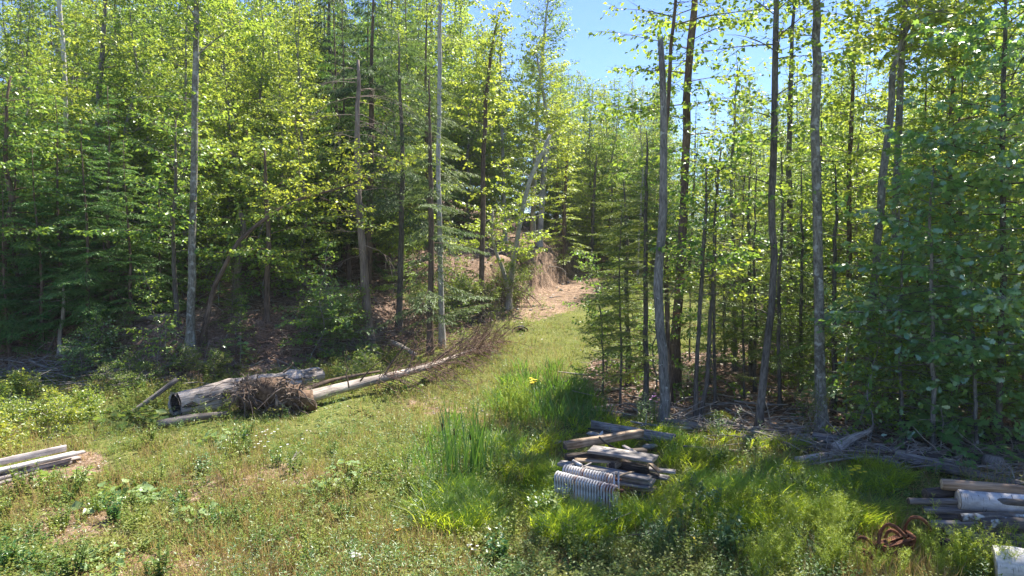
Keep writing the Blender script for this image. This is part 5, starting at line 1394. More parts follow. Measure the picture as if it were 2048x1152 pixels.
# log stack in the lower right corner
STK = [
 ((1884, 968), .085, .98, 2.6, (.95, -.30, -.01), 'peeled', 'peeled brown log on top of the log stack'),
 ((1916, 1000), .150, .80, 2.4, (.96, -.26, -.01), 'birch', 'thick white birch log near the top of the log stack'),
 ((1851, 988), .095, .80, 1.2, (.97, .05, .0), 'log_dark', 'dark short log sticking out left below the peeled brown log'),
 ((1818, 1002), .050, .74, 1.6, (.98, -.15, .0), 'log_grey', 'thin grey pole reaching farthest left in the log stack'),
 ((1862, 1010), .085, .66, 1.9, (.96, -.28, -.02), 'log_grey', 'long grey log under the white birch log'),
 ((1985, 1001), .050, .86, 1.4, (.86, -.45, -.05), 'log_lichen', 'lichen spotted thin log crossing over the white birch log'),
 ((1922, 1036), .060, .66, 1.7, (.97, -.22, .0), 'log_lichen', 'spotted grey pole in front of the white birch log'),
 ((1962, 1046), .090, .62, 1.6, (.95, -.30, -.02), 'log_lichen', 'knotty lichen log right of the spotted pole'),
 ((1952, 1062), .115, .44, 1.5, (.97, -.20, .0), 'log_grey', 'thick shaded log in the middle of the log stack'),
 ((1935, 1076), .100, .34, 1.6, (.96, -.26, .0), 'log_grey', 'brownish grey log low in the log stack behind the weeds'),
 ((1990, 1070), .060, .44, 1.3, (.93, -.35, .0), 'log_grey', 'curved thin log low at the right edge of the log stack'),
 ((1930, 1098), .075, .22, 1.6, (.97, -.22, .0), 'log_grey', 'lowest left log of the stack half hidden by weeds'),
 ((1846, 1020), .055, .62, 2.0, (.97, -.24, .0), 'log_grey', 'thin straight pole under the long grey log'),
 ((1872, 1032), .070, .54, 1.9, (.96, -.27, .01), 'log_dark', 'dark log in the left middle of the log stack'),
 ((1860, 1048), .065, .46, 1.9, (.97, -.23, .0), 'log_grey', 'grey log end second lowest at the left of the stack'),
 ((1890, 1062), .075, .38, 1.7, (.95, -.30, .0), 'log_lichen', 'lichen speckled log low at the left of the stack'),
 ((1880, 1084), .070, .26, 1.8, (.97, -.23, .0), 'log_dark', 'dark pole near the ground at the left of the stack'),
 ((1962, 1128), .180, .12, 1.0, (.93, -.34, .0), 'log_dark', 'dark log end beside the big birch block'),
 ((1990, 1130), .250, .30, 1.2, (.90, -.42, .0), 'birch', 'big white birch block in the bottom right corner'),
]
for k, ((px, py), r, z, L, dv, m, lab) in enumerate(STK):
    g = np.random.default_rng(600 + k)
    P0 = pz(px, py, z); dv = norm(np.array(dv))
    n_ = np.linspace(0, 1, 10)[:, None]
    P = P0 + dv * L * n_ + np.array((0, 0, .03 if m != 'log_lichen' else .07)) * np.sin(3.1 * n_) + np.cumsum(g.normal(0, .004, (10, 3)), 0)
    t = thing('log', tuple(P0), lab, 'log')
    b = MB(); b.tube(P, r * np.linspace(1.03, .95, 10), 14, wob=.025, r=g, cap=True)
    b.build('bark', M[m], t, smooth=True)
    b = MB(); ax = norm(P[0] - P[1]); b.tube(np.stack([P[0] + ax * .002, P[0] + ax * .012]), [r * .97, r * .93], 14, cap=True)
    b.build('cut_end', M['end_birch' if m == 'birch' else ('end_pale' if m == 'peeled' else 'end_dark')], t)

# rusty spring tooth harrow in the weeds
h0 = pz(1745, 1105, .12); h0[2] = float(gz(h0[0], h0[1]))
t = thing('spring_tooth_harrow', tuple(h0), 'rusty iron harrow with curved spring teeth half hidden in tall weeds', 'harrow')
def bar(p, q, w, h, name='crossbar', holes=True):
    p, q = np.asarray(p), np.asarray(q); L = np.linalg.norm(q - p); x = (q - p) / L; y = norm(np.cross((0, 0, 1.), x)); z = np.cross(x, y)
    R = np.stack([x, y, z], 1); b = MB(); c = (p + q) / 2
    if holes:
        for sgn in (-1, 1): b.box(c + y * sgn * w * .38, (L, w * .24, h), R)
        b.box(c, (L, w * .16, h * .98), R)
        for k in range(int(L / .05) + 1):
            b.box(p + x * (.012 + k * (L - .024) / max(1, int(L / .05))), (.022, w * .98, h * .96), R)
        b.box(c + y * w * .55 - z * .05, (L * .99, .012, .11), R)
    else:
        b.box(c, (L, w, h), R)
    return b.build(name, M['iron_rust'], t)
Q = lambda px, py, z: pz(px, py, z)
bar(Q(1757, 1087, .46), Q(1812, 1068, .46), .085, .014)
bar(Q(1770, 1094, .44), Q(1826, 1077, .44), .06, .014)
bar(Q(1764, 1112, .25), Q(1826, 1098, .25), .10, .012, holes=False)
bar(Q(1812, 1066, .46), Q(1828, 1080, .42), .06, .10, 'frame_end', False)
bar(Q(1758, 1089, .44), Q(1772, 1108, .28), .05, .08, 'frame_end', False)
bar(Q(1828, 1078, .40), Q(1822, 1098, .28), .05, .08, 'frame_end', False)
bar(Q(1722, 1104, .20), Q(1750, 1118, .20), .07, .03, 'drag_bar', False)
for k, pts in enumerate([[(1757, 1086, .46), (1762, 1062, .62), (1775, 1049, .74), (1790, 1053, .72), (1804, 1066, .60), (1812, 1074, .46)],
                         [(1807, 1066, .46), (1814, 1046, .66), (1825, 1035, .78), (1840, 1036, .76), (1853, 1046, .66), (1862, 1062, .50)],
                         [(1712, 1080, .44), (1722, 1075, .50), (1734, 1078, .48), (1745, 1088, .38), (1752, 1100, .24)],
                         [(1770, 1075, .50), (1776, 1064, .60), (1785, 1061, .62), (1797, 1068, .52)],
                         [(1716, 1098, .30), (1724, 1099, .30), (1738, 1107, .24), (1746, 1120, .14)]]):
    P = smooth_path([Q(*p) for p in pts], 14)
    b = MB(); tn = norm(np.gradient(P, axis=0)); sd = norm(np.cross(tn, (.35, -.93, .1))); th = np.cross(tn, sd)
    w_, h_ = .024, .012
    ring = np.stack([P + sd * w_ + th * h_, P - sd * w_ + th * h_, P - sd * w_ - th * h_, P + sd * w_ - th * h_], 1)
    i = np.arange(13)[:, None] * 4; j = np.arange(4)[None]
    b.add(ring.reshape(-1, 3), np.stack([i + j, i + (j + 1) % 4, i + 4 + (j + 1) % 4, i + 4 + j], -1).reshape(-1, 4))
    b.build('spring_tooth', M['iron_rust'], t)
# ------------------------------------------------------------------ ground cover
def sample(n, y0, y1, pw=1.0, seed=0, margin=.06):
    """random ground points of the view, denser near the camera"""
    g = np.random.default_rng(2000 + seed)
    y = (y0 ** (-pw) + (y1 ** (-pw) - y0 ** (-pw)) * g.random(n)) ** (-1 / pw)
    x = g.uniform(-.74 - margin, .74 + margin, n) * y
    return g, x, y
def P3(x, y): return np.stack([x, y, gz(x, y)], -1)
def pixels(x, y):
    px, py = to_px(P3(x, y))
    return px + 110 * (fbm(x * .8, y * .8, 91) - .5), py + 75 * (fbm(x * .8, y * .8, 95) - .5)
MOUND = [(840, 1010), (960, 920), (1060, 880), (1180, 850), (1330, 868), (1400, 872), (1560, 925), (1700, 940), (1860, 985), (1960, 1060), (1800, 1075), (1500, 1065), (1250, 1075), (1050, 1060), (900, 1060)]
CAT = [(840, 900), (900, 850), (1000, 850), (1060, 900), (1120, 930), (1100, 980), (960, 1010), (840, 1000)]
SEDGE = [(1000, 760), (1050, 735), (1150, 745), (1180, 800), (1190, 845), (1120, 850), (1010, 830)]
PILEQ = [(1115, 925), (1130, 885), (1285, 862), (1325, 905), (1345, 945), (1300, 1000), (1240, 990), (1112, 975)]
TALLR = [(1560, 1080), (1720, 1040), (1850, 1010), (2000, 1000), (2070, 1040), (2080, 1170), (1440, 1180)]
def tufts(mb, g, c, nb, hr, wr, sr, lean=(.2, .9), outward=.7, az0=None, curl=.3):
    """nb blades round each centre"""
    n = len(c)
    idx = np.repeat(np.arange(n), nb); m = len(idx)
    a = g.uniform(0, 6.28, m); r = sr * np.sqrt(g.random(m))
    x = c[idx, 0] + r * np.cos(a); y = c[idx, 1] + r * np.sin(a)
    az = np.where(g.random(m) < outward, a + g.normal(0, .5, m), g.uniform(0, 6.28, m))
    if az0 is not None:
        az = np.where(g.random(m) < .6, az0[idx] + g.normal(0, .45, m), az)
    hs = g.uniform(*hr, n)[idx] * g.uniform(.55, 1.1, m)
    P = np.stack([x, y, gz(x, y) - .01], -1)
    mb.blades(P, hs, g.uniform(*wr, m), az, g.uniform(*lean, m), curl)

# short mixed meadow
g, x, y = sample(30000, 8.5, 46, .8, 1)
px, py = pixels(x, y)
ok = (litter_w(x, y) < .5) & (g.random(len(x)) > .92 * bare_w(x, y)) & ~inpoly(px, py, PILEQ) & (fbm(x * .8, y * .8, 40) + .25 * (y > 20) > .45) & ~inpoly(px, py, [(1830, 950), (2100, 960), (2100, 1200), (1900, 1130)])
x, y = x[ok], y[ok]
b = MB(); far = y > 19
tufts(b, g, np.stack([x, y], -1)[~far], 9, (.06, .30), (.007, .013), .12, (.2, 1.0))
tufts(b, g, np.stack([x, y], -1)[far], 8, (.10, .30), (.010, .020), .20, (.2, 1.0))
b.build('meadow_grass', M['meadow'], kind='stuff')
# dry straw and reddish dry patches
g, x, y = sample(12000, 8.5, 40, .8, 2)
ok = (litter_w(x, y) < .6) & ((fbm(x * .6, y * .6, 50) > .47) | (bare_w(x, y) > .3))
b = MB(); tufts(b, g, np.stack([x, y], -1)[ok], 9, (.05, .22), (.006, .012), .13, (.3, 1.4))
b.build('dry_grass', M['dry'], kind='stuff')
# leafy low weeds
def weeds(name, mat, g, x, y, k, hr, size, shape=KITE, lean=.3):
    qx, qy = to_px(P3(x, y)); kq_ = ~((qx > 1705) & (qx < 1860) & (qy > 1070) & (qy < 1180)); x, y = x[kq_], y[kq_]     # the weeds are trodden down before the harrow
    n = len(x); P0 = P3(x, y); h = g.uniform(*hr, n)
    ld = g.normal(0, lean, (n, 2)) * h[:, None]
    idx = np.repeat(np.arange(n), k); m = len(idx)
    u = g.random(m) * .92 + .08; a = g.uniform(0, 6.28, m)
    P = P0[idx] + np.stack([ld[idx, 0] * u * u, ld[idx, 1] * u * u, h[idx] * u], -1) + np.stack([np.cos(a), np.sin(a), 0 * a], -1) * (.03 * (1 - .6 * u))[:, None]
    D = np.stack([np.cos(a), np.sin(a), g.uniform(-.2, .7, m)], -1)
    N = np.stack([-.4 * np.cos(a), -.4 * np.sin(a), np.ones(m)], -1) + g.normal(0, .3, (m, 3))
    b = MB(); b.leaves(P, D, N, g.uniform(*size, m) * (1.15 - .5 * u), shape)
    return b.build(name, M[mat], kind='stuff')
g, x, y = sample(11500, 8.5, 34, .9, 3)
px, py = pixels(x, y)
ok = (litter_w(x, y) < .6) & (bare_w(x, y) < .7) & ~inpoly(px, py, PILEQ) & ((fbm(x * .7, y * .7, 60) > .47) | (g.random(len(x)) < .2))
weeds('low_weeds', 'weed', g, x[ok], y[ok], 14, (.10, .42), (.035, .085))
g, x, y = sample(5600, 8.5, 30, .9, 4)
ok = (litter_w(x, y) < .6) & (fbm(x * .5, y * .5, 61) > .47)
weeds('pale_weeds', 'paleweed', g, x[ok], y[ok], 12, (.08, .38), (.025, .055))
# taller, darker weed patches and straw stems of the clearing
g, x, y = sample(5200, 9, 30, .8, 14)
px, py = pixels(x, y)
ok = (litter_w(x, y) < .4) & (fbm(x * .6, y * .6, 64) > .56) & ~inpoly(px, py, PILEQ)
ok &= ~((px > 1690) & (px < 1880) & (py > 1040))
weeds('tall_dark_weeds', 'willowherb', g, x[ok], y[ok], 22, (.25, .6), (.05, .10), SLIM)
g, x, y = sample(8500, 9, 32, .8, 15)
px, py = pixels(x, y)
ok = (litter_w(x, y) < .4) & (fbm(x * .4, y * .4, 66) > .45) & ~inpoly(px, py, PILEQ)
b = MB(); tufts(b, g, np.stack([x, y], -1)[ok], 5, (.25, .6), (.007, .012), .1, (.1, .6))
b.build('straw_stems', M['dry'], kind='stuff')
g, x, y = sample(9000, 16, 38, .6, 5)
d = bank_d(x, y); ok = (x < 3) & (d > -5.5 + 1.5 * fbm(x, y, 63)) & (d < 1.2) & (fbm(x * .7, y * .7, 62) > .44) & ((d > -2.2) | (x < -3.5))
weeds('bank_weeds', 'weed', g, x[ok], y[ok], 20, (.15, .65), (.05, .12))
# soft bright grass in mounds round the lumber and the right side
g, x, y = sample(22000, 9, 19, .6, 6)
px, py = pixels(x, y)
px = px + 150 * (fbm(x * 1.1, y * 1.1, 97) - .5); py = py + 110 * (fbm(x * 1.1, y * 1.1, 98) - .5)
ok = inpoly(px, py, MOUND) & ~((px > 1790) & (py > 960)) & ~((px > 1700) & (px < 1880) & (py > 1050)) & ~inpoly(px, py, PILEQ) & (wood_d(x, y) < -.3)
x, y = x[ok], y[ok]
sel = g.random(len(x)) < np.clip((fbm(x * 1.3, y * 1.3, 70) - .40) * 5, .06, 1)
x, y = x[sel], y[sel]
az0 = 6.28 * 1.6 * fbm(x * .55, y * .55, 71)
b = MB()
big = fbm(x * 1.3, y * 1.3, 70) > .52
tufts(b, g, np.stack([x, y], -1)[~big], 20, (.16, .34), (.012, .02), .14, (.45, 1.25), .6, az0[~big], .35)
tufts(b, g, np.stack([x, y], -1)[big], 30, (.36, .62), (.012, .021), .16, (.45, 1.2), .6, az0[big], .35)
b.build('soft_mound_grass', M['lime'], kind='stuff')
print('mound tufts', len(x))
# darker sedge: behind the lumber and among the cattails, plus a fringe over the mound
g, x, y = sample(9000, 10, 30, .6, 7)
px, py = pixels(x, y)
s1 = inpoly(px, py, SEDGE); s2 = inpoly(px, py, CAT) & (g.random(len(x)) < .6) & ~inpoly(px, py, PILEQ)
b = MB()
tufts(b, g, np.stack([x, y], -1)[s1], 18, (.35, .75), (.014, .026), .22, (.2, .9))
tufts(b, g, np.stack([x, y], -1)[s2], 11, (.25, .60), (.012, .02), .16, (.15, .8))
b.build('sedge_grass', M['sedge'], kind='stuff')
# grass fringe against the timber, radiators and logs
g, x, y = sample(26000, 10.5, 17, .5, 8)
px, py = pixels(x, y)
ok = inpoly(px, py, [(1060, 1005), (1110, 1018), (1240, 1052), (1330, 1030), (1350, 1060), (1240, 1095), (1060, 1060)])
b = MB(); tufts(b, g, np.stack([x, y], -1)[ok], 20, (.22, .48), (.011, .019), .13, (.3, 1.0), .6)
b.build('fringe_grass', M['lime'], kind='stuff')
# forest floor: fallen leaves, twigs; dirt bank: chips and stones
g, x, y = sample(60000, 11, 60, .9, 9)
ok = (litter_w(x, y) > .45)
x, y = x[ok], y[ok]; n = len(x)
P = P3(x, y) + np.stack([0 * x, 0 * x, g.uniform(.0, .05, n)], -1); a = g.uniform(0, 6.28, n)
b = MB(); b.leaves(P, np.stack([np.cos(a), np.sin(a), g.normal(0, .3, n)], -1), np.array((0, 0, 1.)) + g.normal(0, .45, (n, 3)), g.uniform(.06, .13, n) * np.clip(y / 20, .8, 1.6), KITE)
b.build('fallen_leaves', M['litter'], kind='stuff')
g, x, y = sample(5200, 11, 50, .9, 10)
ok = (litter_w(x, y) > .4) | (bank_d(x, y) > -1.2) & (g.random(len(x)) < .5)
b = MB()
for X, Y in zip(x[ok], y[ok]):
    o = onG(X, Y, g.uniform(0, .12)); a = g.uniform(0, 6.28); L = g.uniform(.25, 1.5); s = np.array((0, .5, 1.))
    b.tube(o + np.stack([math.cos(a) * L * s, math.sin(a) * L * s, g.normal(.0, .14) * L * s], -1) + g.normal(0, .03, (3, 3)) + np.stack([0 * s, 0 * s, gz(X + math.cos(a) * L * s, Y + math.sin(a) * L * s) - o[2] + .03], -1) * np.array((0, 0, 1.)), g.choice((.008, .012, .02, .035)) * (1 - .5 * s), 4, cap=False)
b.build('forest_debris', M['twig_grey'], kind='stuff')
g, x, y = sample(16000, 8.5, 54, .6, 11)
ok = (bare_w(x, y) > .25) & (litter_w(x, y) < .7) | ((litter_w(x, y) < .3) & (g.random(len(x)) < .16))
x, y = x[ok], y[ok]; n = len(x); a = g.uniform(0, 6.28, n)
b = MB(); b.leaves(P3(x, y) + np.array((0, 0, .012)), np.stack([np.cos(a), np.sin(a), g.normal(0, .25, n)], -1), np.array((0, 0, 1.)) + g.normal(0, .4, (n, 3)), g.uniform(.025, .085, n) * np.clip(y / 18, .7, 2), KITE)
b.build('wood_chips', M['chips'], kind='stuff')
g, x, y = sample(2600, 9, 56, .5, 12)
ok = (bare_w(x, y) > .3) & ((y > 28) | (g.random(len(x)) < .25))
b = MB()
for X, Y in zip(x[ok], y[ok]):
    r = g.uniform(.02, .07) * max(1, Y / 25); o = onG(X, Y)
    b.tube(np.stack([o + np.array((-r, 0, 0)), o + np.array((-.5 * r, 0, .3 * r)), o + np.array((.5 * r, .1 * r, .3 * r)), o + np.array((r, 0, 0))]), np.array((.3, .8, .7, .2)) * r, 5, start_cap=True)
b.build('stones', M['stone'], kind='stuff')

# ------------------------------------------------------------------ plants that can be told apart
def leaf_mesh(name, shape, mat):
    b = MB(); b.leaves(np.zeros((1, 3)), np.array([(1., 0, 0)]), np.array([(0, 0, 1.)]), 1.0, shape)
    return b.mesh(name, M[mat])
LM = {'burdock': leaf_mesh('leaf', ROUND, 'burdock'), 'round': leaf_mesh('leaf', ROUND, 'weed'), 'maple': leaf_mesh('leaf', MAPLE, 'oak'), 'oak': leaf_mesh('leaf', OAK, 'oak')}
def leaf_matrix(p, d, n, s):
    d = Vector(d).normalized(); n = Vector(n); b = n.cross(d).normalized(); n = d.cross(b)
    return Matrix(((d[0] * s, b[0] * s, n[0] * s, p[0]), (d[1] * s, b[1] * s, n[1] * s, p[1]), (d[2] * s, b[2] * s, n[2] * s, p[2]), (0, 0, 0, 1)))
def clump(px, py, n, R, h, size, label, me='burdock', name='burdock_plant', seed=0):
    g = np.random.default_rng(3000 + seed); o = pG(px, py)
    t = thing(name, tuple(o), label, 'plant')
    b = MB()
    for k in range(int(n * 1.5)):
        a = g.uniform(0, 6.28); r = R * g.random() ** .7 ; z = h * g.uniform(.3, 1) * (1 - .4 * r / R)
        p = np.array((r * math.cos(a), r * math.sin(a), z))
        p[2] += float(gz(o[0] + p[0], o[1] + p[1])) - o[2]
        b.tube(np.stack([p * np.array((.4, .4, 0)) + np.array((0, 0, -.02)), p]) + o, [.008, .005], 3, cap=False)
        d = (math.cos(a) + g.normal(0, .4), math.sin(a) + g.normal(0, .4), g.uniform(-.6, .35)); nn = (g.normal(0, .55), g.normal(0, .55), 1)
        inst('leaf', LM[me], t, None, leaf_matrix(p, d, nn, size * g.uniform(.6, 1.3)))
    b.build('stalk', M['weed'], t)
    return t
clump(250, 1005, 50, .72, .28, .17, 'wide clump of pale broad leaves in the dry left clearing', seed=1)
clump(388, 1045, 30, .42, .30, .17, 'compact clump of pale broad leaves in the middle of the left clearing', seed=2)
clump(440, 884, 26, .60, .22, .20, 'pale broad leaved clump in front of the hollow log', seed=3)
clump(128, 965, 26, .45, .25, .16, 'broad leaved clump just in front of the left lumber stack', seed=4)
clump(640, 985, 22, .40, .22, .16, 'flat broad leaved clump left of the shadow edge', seed=5)
clump(690, 960, 30, .45, .42, .13, 'tall bushy clump of whitish leaves near the shadow edge', seed=6)
clump(30, 1135, 30, .50, .24, .13, 'broad leaved clump at the bottom left corner', seed=7)
clump(215, 1130, 34, .60, .22, .13, 'low broad leaved patch at the bottom left of the clearing', seed=8)
clump(272, 850, 30, .75, .45, .24, 'dark green round leaved clump under the leaning stick', 'round', seed=9)
clump(790, 785, 34, .9, .35, .14, 'light green leafy clump under the fallen trunk', 'round', 'weed_clump', seed=10)
clump(735, 730, 30, .5, .9, .22, 'bright green leafy plant in front of the bare dead tree', 'round', 'leafy_plant', seed=11)
# low maple saplings at the wood's edge
def broad_sapling(px, py, h, R, n, size, label, me='maple', seed=0, Y=None):
    g = np.random.default_rng(3100 + seed); o = pG(px, py)
    t = thing('maple_sapling' if me == 'maple' else 'oak_sapling', tuple(o), label, 'sapling')
    b = MB(); nb = 7
    b.tube(np.stack([o - np.array((0, 0, .05)), o + np.array((.05, 0, h * .6)), o + np.array((.0, .05, h))]), [.02, .013, .005], 5)
    for k in range(nb):
        a = k * 2.4 + g.normal(0, .4); z = h * (.25 + .7 * k / nb); L = R * g.uniform(.7, 1.1) * (1.1 - .4 * k / nb)
        s = np.linspace(0, 1, 5); P = np.stack([math.cos(a) * L * s, math.sin(a) * L * s, z + .25 * L * s - .3 * L * s * s], -1)
        b.tube(P + o, .009 * (1 - .7 * s), 3, cap=False)
        for q in range(n // nb):
            u = g.uniform(.25, 1.05); p = interp_path(P, min(u, 1))[0]; sd = g.choice((-1, 1))
            d = (math.cos(a + sd * 1.0), math.sin(a + sd * 1.0), -.3 + g.normal(0, .15))
            inst('leaf', LM[me], t, None, leaf_matrix(p + g.normal(0, .03, 3), d, (g.normal(0, .25), g.normal(0, .25) - .25, 1), size * g.uniform(.7, 1.2)))
    b.build('stem', M['twig_grey'], t)
broad_sapling(1800, 880, .95, 1.0, 80, .24, 'low maple sapling with large leaves left of the low oak group', seed=1)
broad_sapling(1880, 905, 1.1, 1.1, 90, .24, 'broad low maple with big dark leaves above the log stack', seed=2)
broad_sapling(1945, 930, .6, .7, 50, .20, 'small low maple beside the grey stump', seed=3)
broad_sapling(1745, 845, .8, .8, 50, .20, 'little maple at the foot of the crooked grey trunk', seed=4)
broad_sapling(1905, 960, .45, .5, 36, .17, 'tiny maple seedling before the grey logs at right', seed=5)
broad_sapling(2020, 925, .6, .7, 42, .2, 'low maple seedling at the right edge behind the log stack', seed=6)
broad_sapling(330, 700, 1.0, .8, 56, .16, 'leafy seedling on the bank left of the hollow log', seed=7)
broad_sapling(480, 735, 1.2, .6, 50, .17, 'bright seedling between the hollow log and the bank', seed=8)

# cattails
t = thing('cattail_clump', tuple(pG(935, 960)), 'tall cattails with upright blades and brown seed spikes', 'cattails')
g = np.random.default_rng(4)
for k in range(54):
    px = g.choice((895, 905, 930, 950, 955, 965)) + g.normal(0, 16); o = pG(px, 955 + g.normal(0, 12)); h = g.uniform(.8, 1.75); a = g.uniform(0, 6.28); ln = g.uniform(.02, .28)
    s = np.linspace(0, 1, 6); P = o + np.stack([math.cos(a) * ln * h * s ** 2, math.sin(a) * ln * h * s ** 2, h * s * (1 - .15 * ln * s)], -1)
    b = MB(); wv = np.array((1., .3, 0)) * (.011 * (1 - s ** 3) + .001)[:, None]
    V = np.stack([P - wv, P + wv], 1).reshape(-1, 3); i = np.arange(5) * 2
    b.add(V, np.stack([i, i + 1, i + 3, i + 2], -1)); b.build('blade', M['sedge'], t)
for px, top in ((888, 838), (912, 850), (944, 862)):
    o = pG(px, 955); tp_ = pY(px - 4, top, o[1])
    b = MB(); b.tube(np.stack([o, (o + tp_) / 2, tp_]), [.008, .006, .004], 4); b.build('stem', M['sedge'], t)
    b = MB(); q0 = tp_ * .80 + o * .20; q1 = tp_ * .93 + o * .07
    b.tube(np.stack([q0, q0 * .9 + q1 * .1, q0 * .1 + q1 * .9, q1]), [.006, .016, .016, .006], 8, start_cap=True); b.build('seed_spike', M['cattail_brown'], t, smooth=True)

# tall stemmed weeds, several copies of a few kinds
def proto_weed(seed, h, nst, spread, leaf, size, nleaf, shape=SLIM, seedhead=0, hd=None, branchy=True):
    g = np.random.default_rng(seed); bm, lm = MB(), MB()
    for k in range(nst):
        a = g.uniform(0, 6.28); L = h * g.uniform(.6, 1.1); ln = g.uniform(.05, .35); r0 = spread * .35 * math.sqrt(g.random()); s = np.linspace(0, 1, 6)
        P = np.stack([math.cos(a) * (r0 + ln * L * s ** 1.6), math.sin(a) * (r0 + ln * L * s ** 1.6), L * s], -1)
        bm.tube(P, .006 * (1 - .6 * s), 3, cap=False)
        paths = [P]
        if branchy:
            for q in range(5):
                u = g.uniform(.4, .9); o = interp_path(P, u)[0]; b_ = g.uniform(0, 6.28); l2 = L * g.uniform(.15, .35)
                P2 = o + np.stack([math.cos(b_) * l2 * .6 * s, math.sin(b_) * l2 * .6 * s, l2 * s], -1); bm.tube(P2, .003 * (1 - .5 * s), 3, cap=False); paths.append(P2)
        for j, Q_ in enumerate(paths):
            n = nleaf if j == 0 else nleaf // 3
            u = g.uniform(.12, 1, n); o = interp_path(Q_, u); b_ = g.uniform(0, 6.28, n)
            D = np.stack([np.cos(b_), np.sin(b_), g.uniform(.1, .9, n)], -1); N = np.stack([-.5 * np.cos(b_), -.5 * np.sin(b_), np.ones(n)], -1)
            lm.leaves(o, D, N, size * g.uniform(.6, 1.2, n) * (1.1 - .5 * u), shape)
    return bm, lm
PW = [Proto('tall_weed', proto_weed(s, 1.0, 9, .5, 'paleweed', .085, 34), 'tallweed', 'tallweed', 1.0, 'stem', 'leaves') for s in (70, 71, 72)]
PG_ = [Proto('goldenrod_plant', proto_weed(s, .8, 5, .3, 'willowherb', .12, 34, branchy=False), 'willowherb', 'willowherb', .8, 'stem', 'leaves') for s in (73, 74)]
PWI = [Proto('willow_sapling', proto_weed(75, 1.5, 8, .4, 'paleweed', .11, 40), 'twig_grey', 'weed', 1.5, 'stem', 'leaves')]
PBR = [Proto('bramble_bush', proto_broadleaf(s, 1.1, .02, .1, .9, 26, .085, 26, gap=.18, elev=(.1, .9), n_trunk=4, top=.6), 'twig_grey', 'bramble', 1.1, 'stem', 'leaves') for s in (80, 81)]
PBL = [Proto('leafy_shrub', proto_broadleaf(s, 1.3, .02, .1, .9, 26, .07, 26, gap=.18, elev=(.2, .9), n_trunk=4, top=.6), 'twig_grey', l, 1.3, 'stem', 'leaves') for s, l in ((82, 'weed'), (83, 'burdock'))]
def scatter(protos, pts, cat, label, group, smin, smax, seed):
    g = np.random.default_rng(seed)
    for px, py in pts:
        p = pG(px, py); ch(g, protos).plant(tuple(p - np.array((0, 0, .03))), g.uniform(0, 6.28), g.uniform(smin, smax), label, cat, group, tilt=g.normal(0, .06))
g = np.random.default_rng(17)
pts = []
while len(pts) < 52:
    a, c = g.uniform(1440, 2080), g.uniform(1040, 1180)
    if inpoly(np.array(a), np.array(c), TALLR) and g.random() < (.3 + .7 * (a > 1640)) and not (1680 < a < 1870 and c < 1178) and not (a >= 1830 and c < 1150): pts.append((a, c))
scatter(PW, pts, 'weed', 'pale yellow green tall feathery weed in the thicket round the rusty harrow', 'tall weeds round the harrow', .45, .8, 1)
scatter(PW, [(1860, 1120), (1900, 1150), (1930, 1165), (1690, 1075), (1665, 1085)], 'weed', 'pale yellow green tall feathery weed in the thicket round the rusty harrow', 'tall weeds round the harrow', .6, .9, 2)
scatter(PW, [(1705, 1150), (1735, 1160), (1765, 1152), (1790, 1165), (1822, 1150), (1850, 1130), (1700, 1115), (1755, 1135), (1835, 1118)], 'weed', 'pale yellow green tall feathery weed in the thicket round the rusty harrow', 'tall weeds round the harrow', .38, .55, 21)
scatter(PW, [(1490, 1040), (1500, 1050), (1560, 1060), (1240, 1060), (1330, 1050)], 'weed', 'pale tall weed rising out of the soft bright grass', 'weeds in the bright grass', .6, .9, 3)
scatter(PW, [(1015, 830), (1030, 838), (1040, 825), (1000, 845), (1050, 850)], 'weed', 'whitish feathery weed left of the dark sedge', 'feathery weeds by the sedge', .9, 1.1, 4)
scatter(PG_, [(1318, 1095), (1335, 1105), (1310, 1110), (1345, 1090), (850, 1010), (865, 1008), (975, 1020), (1395, 1000), (1640, 1020), (1660, 1030), (1610, 1010), (1620, 1000)], 'plant', 'upright leafy stalk standing in the grass of the foreground', 'leafy stalks in the foreground', .6, 1.0, 5)
scatter(PWI, [(1612, 880)], 'sapling', 'willow sapling with narrow pale leaves left of the thickest grey trunk', None, 1.0, 1.0, 6)
scatter(PG_, [(1290, 850), (1300, 856), (1282, 852), (1435, 880), (1440, 890)], 'plant', 'leafy stalk at the shaded wood edge behind the lumber pile', 'leafy stalks at the wood edge', .8, 1.1, 7)
scatter(PBR, [(10, 800), (55, 800), (20, 850), (100, 825), (150, 845), (0, 900), (65, 855), (185, 835), (35, 880), (110, 868), (-30, 840), (-60, 870)], 'bush', 'yellow green bramble bush in the thicket at the left edge', 'bramble bushes at the left edge', .5, .85, 8)
scatter(PBL, [(640, 680), (665, 690), (650, 660), (690, 668)], 'shrub', 'shrub with small pale leaves on the bank left of the bare dead tree', 'pale shrubs on the bank', 1.2, 1.6, 9)
scatter(PBL[:1], [(850, 625), (900, 630), (920, 615), (940, 625), (870, 650), (985, 625), (1000, 600), (1040, 585), (900, 660)], 'shrub', 'small bright shrub at the foot of the bank left of the stump', 'small shrubs along the bank', .9, 1.3, 10)
scatter(PBL[:1], [(700, 760), (380, 740), (430, 745), (290, 770), (250, 790)], 'shrub', 'low green shrub among the weeds round the hollow log', 'low shrubs round the hollow log', .6, .9, 11)
scatter(PBL[1:], [(200, 735)], 'shrub', 'small shrub with pale spotted leaves above the brush heap', None, 1.2, 1.2, 12)
scatter(PBL[:1], [(1060, 540), (1000, 560), (1180, 515), (1200, 530)], 'shrub', 'yellow green shrub on top of the cut bank', 'shrubs on the cut bank', .6, 1.0, 13)
g = np.random.default_rng(23); pts = []
while len(pts) < 74:
    a, c = g.uniform(-20, 1000), g.uniform(840, 1160)
    if c > 840 + 60 * (a > 500) and (a < 700 or c < 1000) and not (a < 200 and c < 960): pts.append((a, c))
